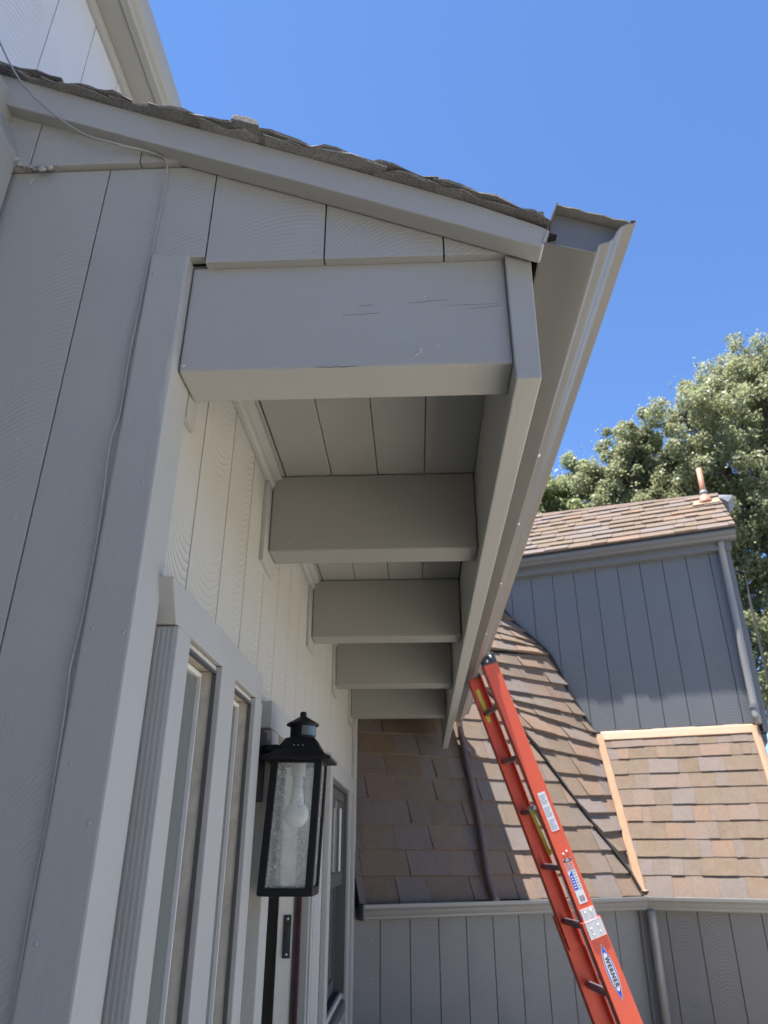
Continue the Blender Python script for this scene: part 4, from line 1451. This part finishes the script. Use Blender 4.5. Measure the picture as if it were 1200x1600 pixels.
add_tube(bm, [T0 + NX * -0.010 + RG * 0.035 + DN * 1.03, T0 + NX * -0.010 + RG * 0.11 + DN * 1.03], 0.011, 12)
put("lock_pivot", bm, M['steel'], lad, smooth=False)
bm = bm_new()
add_obox(bm, T0 + RG * (SEP - 0.0065), NX, RG, DN, (-0.012, 0.010), (-0.001, 0.0), (0.10, 0.30))
put("warning_strip", bm, M['lime'], lad)

# stickers on the near rail (flat print)
LB = T0 + RG * -0.0002
def sticker(name, a0, a1, t0, t1, mat, parent, lift=0.0008):
    bm = bm_new()
    add_obox(bm, LB, NX, -RG, DN, (a0, a1), (0, lift), (t0, t1))
    return put(name, bm, mat, parent)
s1 = sticker("instruction_sticker", -0.020, 0.022, 0.735, 0.925, M['label_w'], rail_n)
for q in range(17):
    if q in (5, 11):
        continue
    t_ = 0.748 + q * 0.0102
    sticker("printed_line", -0.016, 0.018 - (0.010 * ((q * 7) % 3) / 2), t_, t_ + 0.0042, M['label_gry'], s1, 0.0012)
s2 = sticker("specification_sticker", -0.022, 0.022, 1.058, 1.262, M['label_w'], rail_n)
sticker("printed_band", -0.021, 0.021, 1.060, 1.073, M['label_blk'], s2, 0.0012)
sticker("printed_line", -0.012, 0.012, 1.064, 1.069, M['label_w'], s2, 0.0016)
sticker("printed_band", -0.021, 0.021, 1.0735, 1.112, M['label_pink'], s2, 0.0012)
sticker("printed_line", -0.014, 0.004, 1.088, 1.095, M['label_gry'], s2, 0.0016)
sticker("printed_line", -0.014, 0.010, 1.100, 1.104, M['label_gry'], s2, 0.0016)
bm = bm_new()
add_prism(bm, [LB + NX * a_ + DN * t_ for a_, t_ in ((-0.020, 1.135), (0.001, 1.113), (0.001, 1.200), (-0.020, 1.200))], RG * -0.0012)
put("blue_panel", bm, M['label_blue'], s2)
for q in range(5):
    sticker("printed_line", -0.016, -0.004, 1.138 + q * 0.012, 1.143 + q * 0.012, M['label_w'], s2, 0.0016)
for q in range(7):
    sticker("printed_line", 0.004, 0.019 - 0.003 * (q % 2), 1.120 + q * 0.0125, 1.1255 + q * 0.0125, M['label_gry'], s2, 0.0012)
for q in range(12):
    sticker("barcode_bar", -0.012 + q * 0.0023, -0.012 + q * 0.0023 + (0.0008 if q % 3 else 0.0014), 1.228, 1.254, M['label_blk'], s2, 0.0012)
# oval brand sticker on the base rail
OB = T0 + RG * -0.0122 + DN * 1.558 + NX * 0.0
def oval(name, ra, rt_, mat, parent, lift, clip=None):
    bm = bm_new()
    ts = np.linspace(-1, 1, 33)
    # pointed oval (vesica)
    f = lambda t: (1 - t * t)
    side1 = [(ra * f(t), rt_ * t) for t in ts]
    side2 = [(-ra * f(t), rt_ * t) for t in ts[::-1]][1:-1]
    add_prism(bm, [OB + NX * a_ + DN * b_ for a_, b_ in side1 + side2], RG * -lift)
    return put(name, bm, mat, parent)
ov = oval("brand_sticker", 0.0235, 0.118, M['label_w'], base_n, 0.0008)
oval("blue_oval", 0.0212, 0.112, M['label_blue'], ov, 0.0013)
bm = bm_new()
ts = np.linspace(0, 2 * math.pi, 40)[:-1]
add_prism(bm, [OB + NX * (0.0158 * math.copysign(abs(math.cos(t)) ** 0.9, math.cos(t))) + DN * (0.080 * math.copysign(abs(math.sin(t)) ** 0.85, math.sin(t))) for t in ts], RG * -0.0018)
put("white_oval", bm, M['label_w'], ov)
fc = bpy.data.curves.new("lettering", 'FONT')
fc.body = "WERNER"
fc.size = 0.0275
fc.align_x = 'CENTER'
fc.align_y = 'CENTER'
fc.extrude = 0.0003
fc.offset = 0.0009
fc.space_character = 1.2
fo = bpy.data.objects.new("lettering_curve", fc)
COL.objects.link(fo)
dg = bpy.context.evaluated_depsgraph_get()
fme = bpy.data.meshes.new_from_object(fo.evaluated_get(dg))
bpy.data.objects.remove(fo)
fme.materials.clear()
fme.materials.append(M['label_blk'])
lt = bpy.data.objects.new("lettering", fme)
COL.objects.link(lt)
xa = DN
ya = (-RG).cross(xa).normalized()
za = xa.cross(ya)
MT = Matrix((xa, ya, za)).transposed().to_4x4()
MT.translation = OB - RG * 0.0022
lt.matrix_basis = MT
lt.parent = ov
lt.matrix_parent_inverse = world_of(ov).inverted()

# ------------------------------------------------------------------ oak trees beyond the wing
def oak(name, label, base, clumps, leaf, nleaf, size, seed, trunk_r, limbs):
    g = np.random.default_rng(seed)
    t = thing(name, label, "tree", base, "oak trees beyond the wing")
    cl = np.array(clumps, float)         # x y z r
    wgt = cl[:, 3] ** 2
    wgt /= wgt.sum()
    # secondary clumps give gaps and light and dark masses
    sub = []
    for c in cl:
        k = int(26 * (c[3] / 1.0) ** 1.6) + 8
        dirs = g.normal(size=(k, 3)); dirs /= np.linalg.norm(dirs, axis=1)[:, None]
        rad = c[3] * g.uniform(0.35, 1.22, k)[:, None]
        cen = c[:3] + dirs * rad * np.array([1, 1, 0.9])
        sub.append(np.c_[cen, g.uniform(0.12, 0.33, k) * (0.6 + 0.4 * c[3])])
    sub = np.vstack(sub)
    w2 = sub[:, 3] ** 2; w2 /= w2.sum()
    idx = g.choice(len(sub), nleaf, p=w2)
    dv = g.normal(size=(nleaf, 3)); dv /= np.linalg.norm(dv, axis=1)[:, None]
    pos = sub[idx, :3] + dv * (sub[idx, 3] * g.uniform(0.25, 1.0, nleaf) ** 0.6)[:, None]
    # a few stray twigs outside the outline
    st = g.choice(nleaf, nleaf // 25)
    pos[st] += dv[st] * g.uniform(0.05, 0.38, len(st))[:, None]
    nrm = dv * 0.7 + g.normal(size=(nleaf, 3)) * 0.8 + np.array([0, 0, 0.5])
    nrm /= np.linalg.norm(nrm, axis=1)[:, None]
    a = np.cross(nrm, g.normal(size=(nleaf, 3))); a /= np.linalg.norm(a, axis=1)[:, None]
    b = np.cross(nrm, a)
    s = size * g.uniform(0.6, 1.3, nleaf)[:, None]
    wd = s * g.uniform(0.45, 0.7, nleaf)[:, None]
    fold = nrm * s * 0.18
    P = np.stack([pos - a * s, pos + b * wd + fold, pos + a * s, pos - b * wd + fold], axis=1).reshape(-1, 3) - np.array(base)
    me = bpy.data.meshes.new("crown")
    me.vertices.add(nleaf * 4)
    me.vertices.foreach_set("co", P.ravel())
    me.loops.add(nleaf * 4)
    me.loops.foreach_set("vertex_index", np.arange(nleaf * 4))
    me.polygons.add(nleaf)
    me.polygons.foreach_set("loop_start", np.arange(nleaf) * 4)
    me.polygons.foreach_set("loop_total", np.full(nleaf, 4))
    me.update(calc_edges=True)
    at = me.attributes.new("shade", 'FLOAT', 'FACE')
    at.data.foreach_set("value", np.clip(g.normal(0.5, 0.22, nleaf), 0, 1))
    me.materials.append(leaf)
    cr = bpy.data.objects.new("crown", me)
    COL.objects.link(cr)
    cr.parent = t
    cr['kind'] = 'stuff'
    # trunk and limbs
    bm = bm_new()
    B = V(base)
    fork = V(limbs[0])
    add_tube(bm, [B + V((0, 0, -0.1)), B + V((0.1, 0, (fork.z - B.z) * 0.35)), B.lerp(fork, 0.7) + V((-0.1, 0.1, 0)), fork], [trunk_r * 1.35, trunk_r, trunk_r * 0.85, trunk_r * 0.7], 10)
    for c in clumps:
        p = V(c[:3])
        mid_ = fork.lerp(p, 0.5) + V((g.uniform(-0.2, 0.2), g.uniform(-0.2, 0.2), g.uniform(0, 0.25)))
        add_tube(bm, [fork - V((0, 0, 0.1)), mid_, p], [trunk_r * 0.55, trunk_r * 0.32, 0.03], 7)
        for q in range(5):
            dd = V(g.normal(size=3)).normalized() * c[3] * 0.95
            add_tube(bm, [p, p + dd * 0.5 + V((0, 0, 0.06)), p + dd], [0.028, 0.018, 0.006], 5)
    tk = put("trunk", bm, M['bark'], t, smooth=True)
    return t

oak("oak_tree", "large grey-green oak towering behind the vent pipe", (8.3, 15.0, GZ - 0.05),
    [(6.35, 14.2, 8.85, 0.95), (7.1, 14.3, 9.45, 0.85), (7.9, 14.6, 9.95, 1.15), (8.9, 15.0, 10.35, 1.3), (9.0, 14.9, 9.3, 1.3), (7.3, 14.1, 8.2, 1.0), (6.3, 14.0, 7.5, 0.9), (8.1, 14.1, 8.6, 1.0), (7.4, 13.8, 6.6, 1.0), (8.4, 14.2, 7.2, 1.1), (7.2, 13.8, 5.2, 1.0), (8.2, 14.0, 5.6, 1.1), (7.0, 13.8, 3.9, 0.9), (8.0, 14.0, 4.0, 1.1), (7.1, 14.0, 2.6, 0.9), (8.0, 14.2, 2.4, 1.1), (6.9, 14.6, 6.0, 1.1), (6.6, 14.6, 4.6, 1.0), (6.4, 14.6, 3.2, 1.0), (7.2, 15.2, 7.3, 1.2), (9.6, 15.0, 8.0, 1.3), (9.6, 15, 6.0, 1.3), (9.3, 15, 4.0, 1.3)],
    M['leaf'], 230000, 0.039, 1, 0.34, [(8.2, 14.7, 5.2)])
oak("oak_tree", "rounded middle oak with a dark open trunk behind the roof", (5.0, 15.2, GZ - 0.05),
    [(5.25, 14.8, 8.55, 0.72), (4.75, 14.8, 8.05, 0.62), (5.75, 14.8, 8.1, 0.6), (4.45, 14.7, 7.25, 0.62), (5.35, 14.9, 7.2, 0.72), (5.95, 14.7, 7.2, 0.62), (4.9, 14.6, 6.6, 0.7), (5.8, 14.6, 6.5, 0.7), (5.2, 14.6, 5.7, 0.8), (6.1, 14.5, 5.6, 0.7)],
    M['leaf'], 80000, 0.038, 2, 0.22, [(5.2, 15.0, 6.3)])
oak("oak_tree", "low bright green oak at the left beside the gutter", (3.9, 17.4, GZ - 0.05),
    [(3.75, 17.0, 8.35, 0.55), (4.45, 17.0, 8.75, 0.60), (3.3, 17.0, 8.35, 0.5), (4.95, 17.0, 8.7, 0.6), (3.2, 16.9, 7.6, 0.6), (4.1, 16.9, 7.8, 0.7), (4.9, 16.9, 7.8, 0.7), (2.6, 16.9, 7.9, 0.6), (3.9, 16.9, 6.9, 0.9)],
    M['leaf_pale'], 56000, 0.042, 3, 0.16, [(4.0, 17.1, 6.2)])

# dark post beyond the corner of the upper block
bm = bm_new()
add_tube(bm, [(4.31, 9.0, GZ - 0.05), (4.31, 9.0, 3.30)], 0.016, 12)
add_tube(bm, [(4.31, 9.0, 3.26), (4.22, 8.98, 3.30)], 0.018, 10)
po = put("metal_post", bm, M['post'], smooth=True)
tag(po, "slim dark metal post between the upper wall corner and the oak", "post")
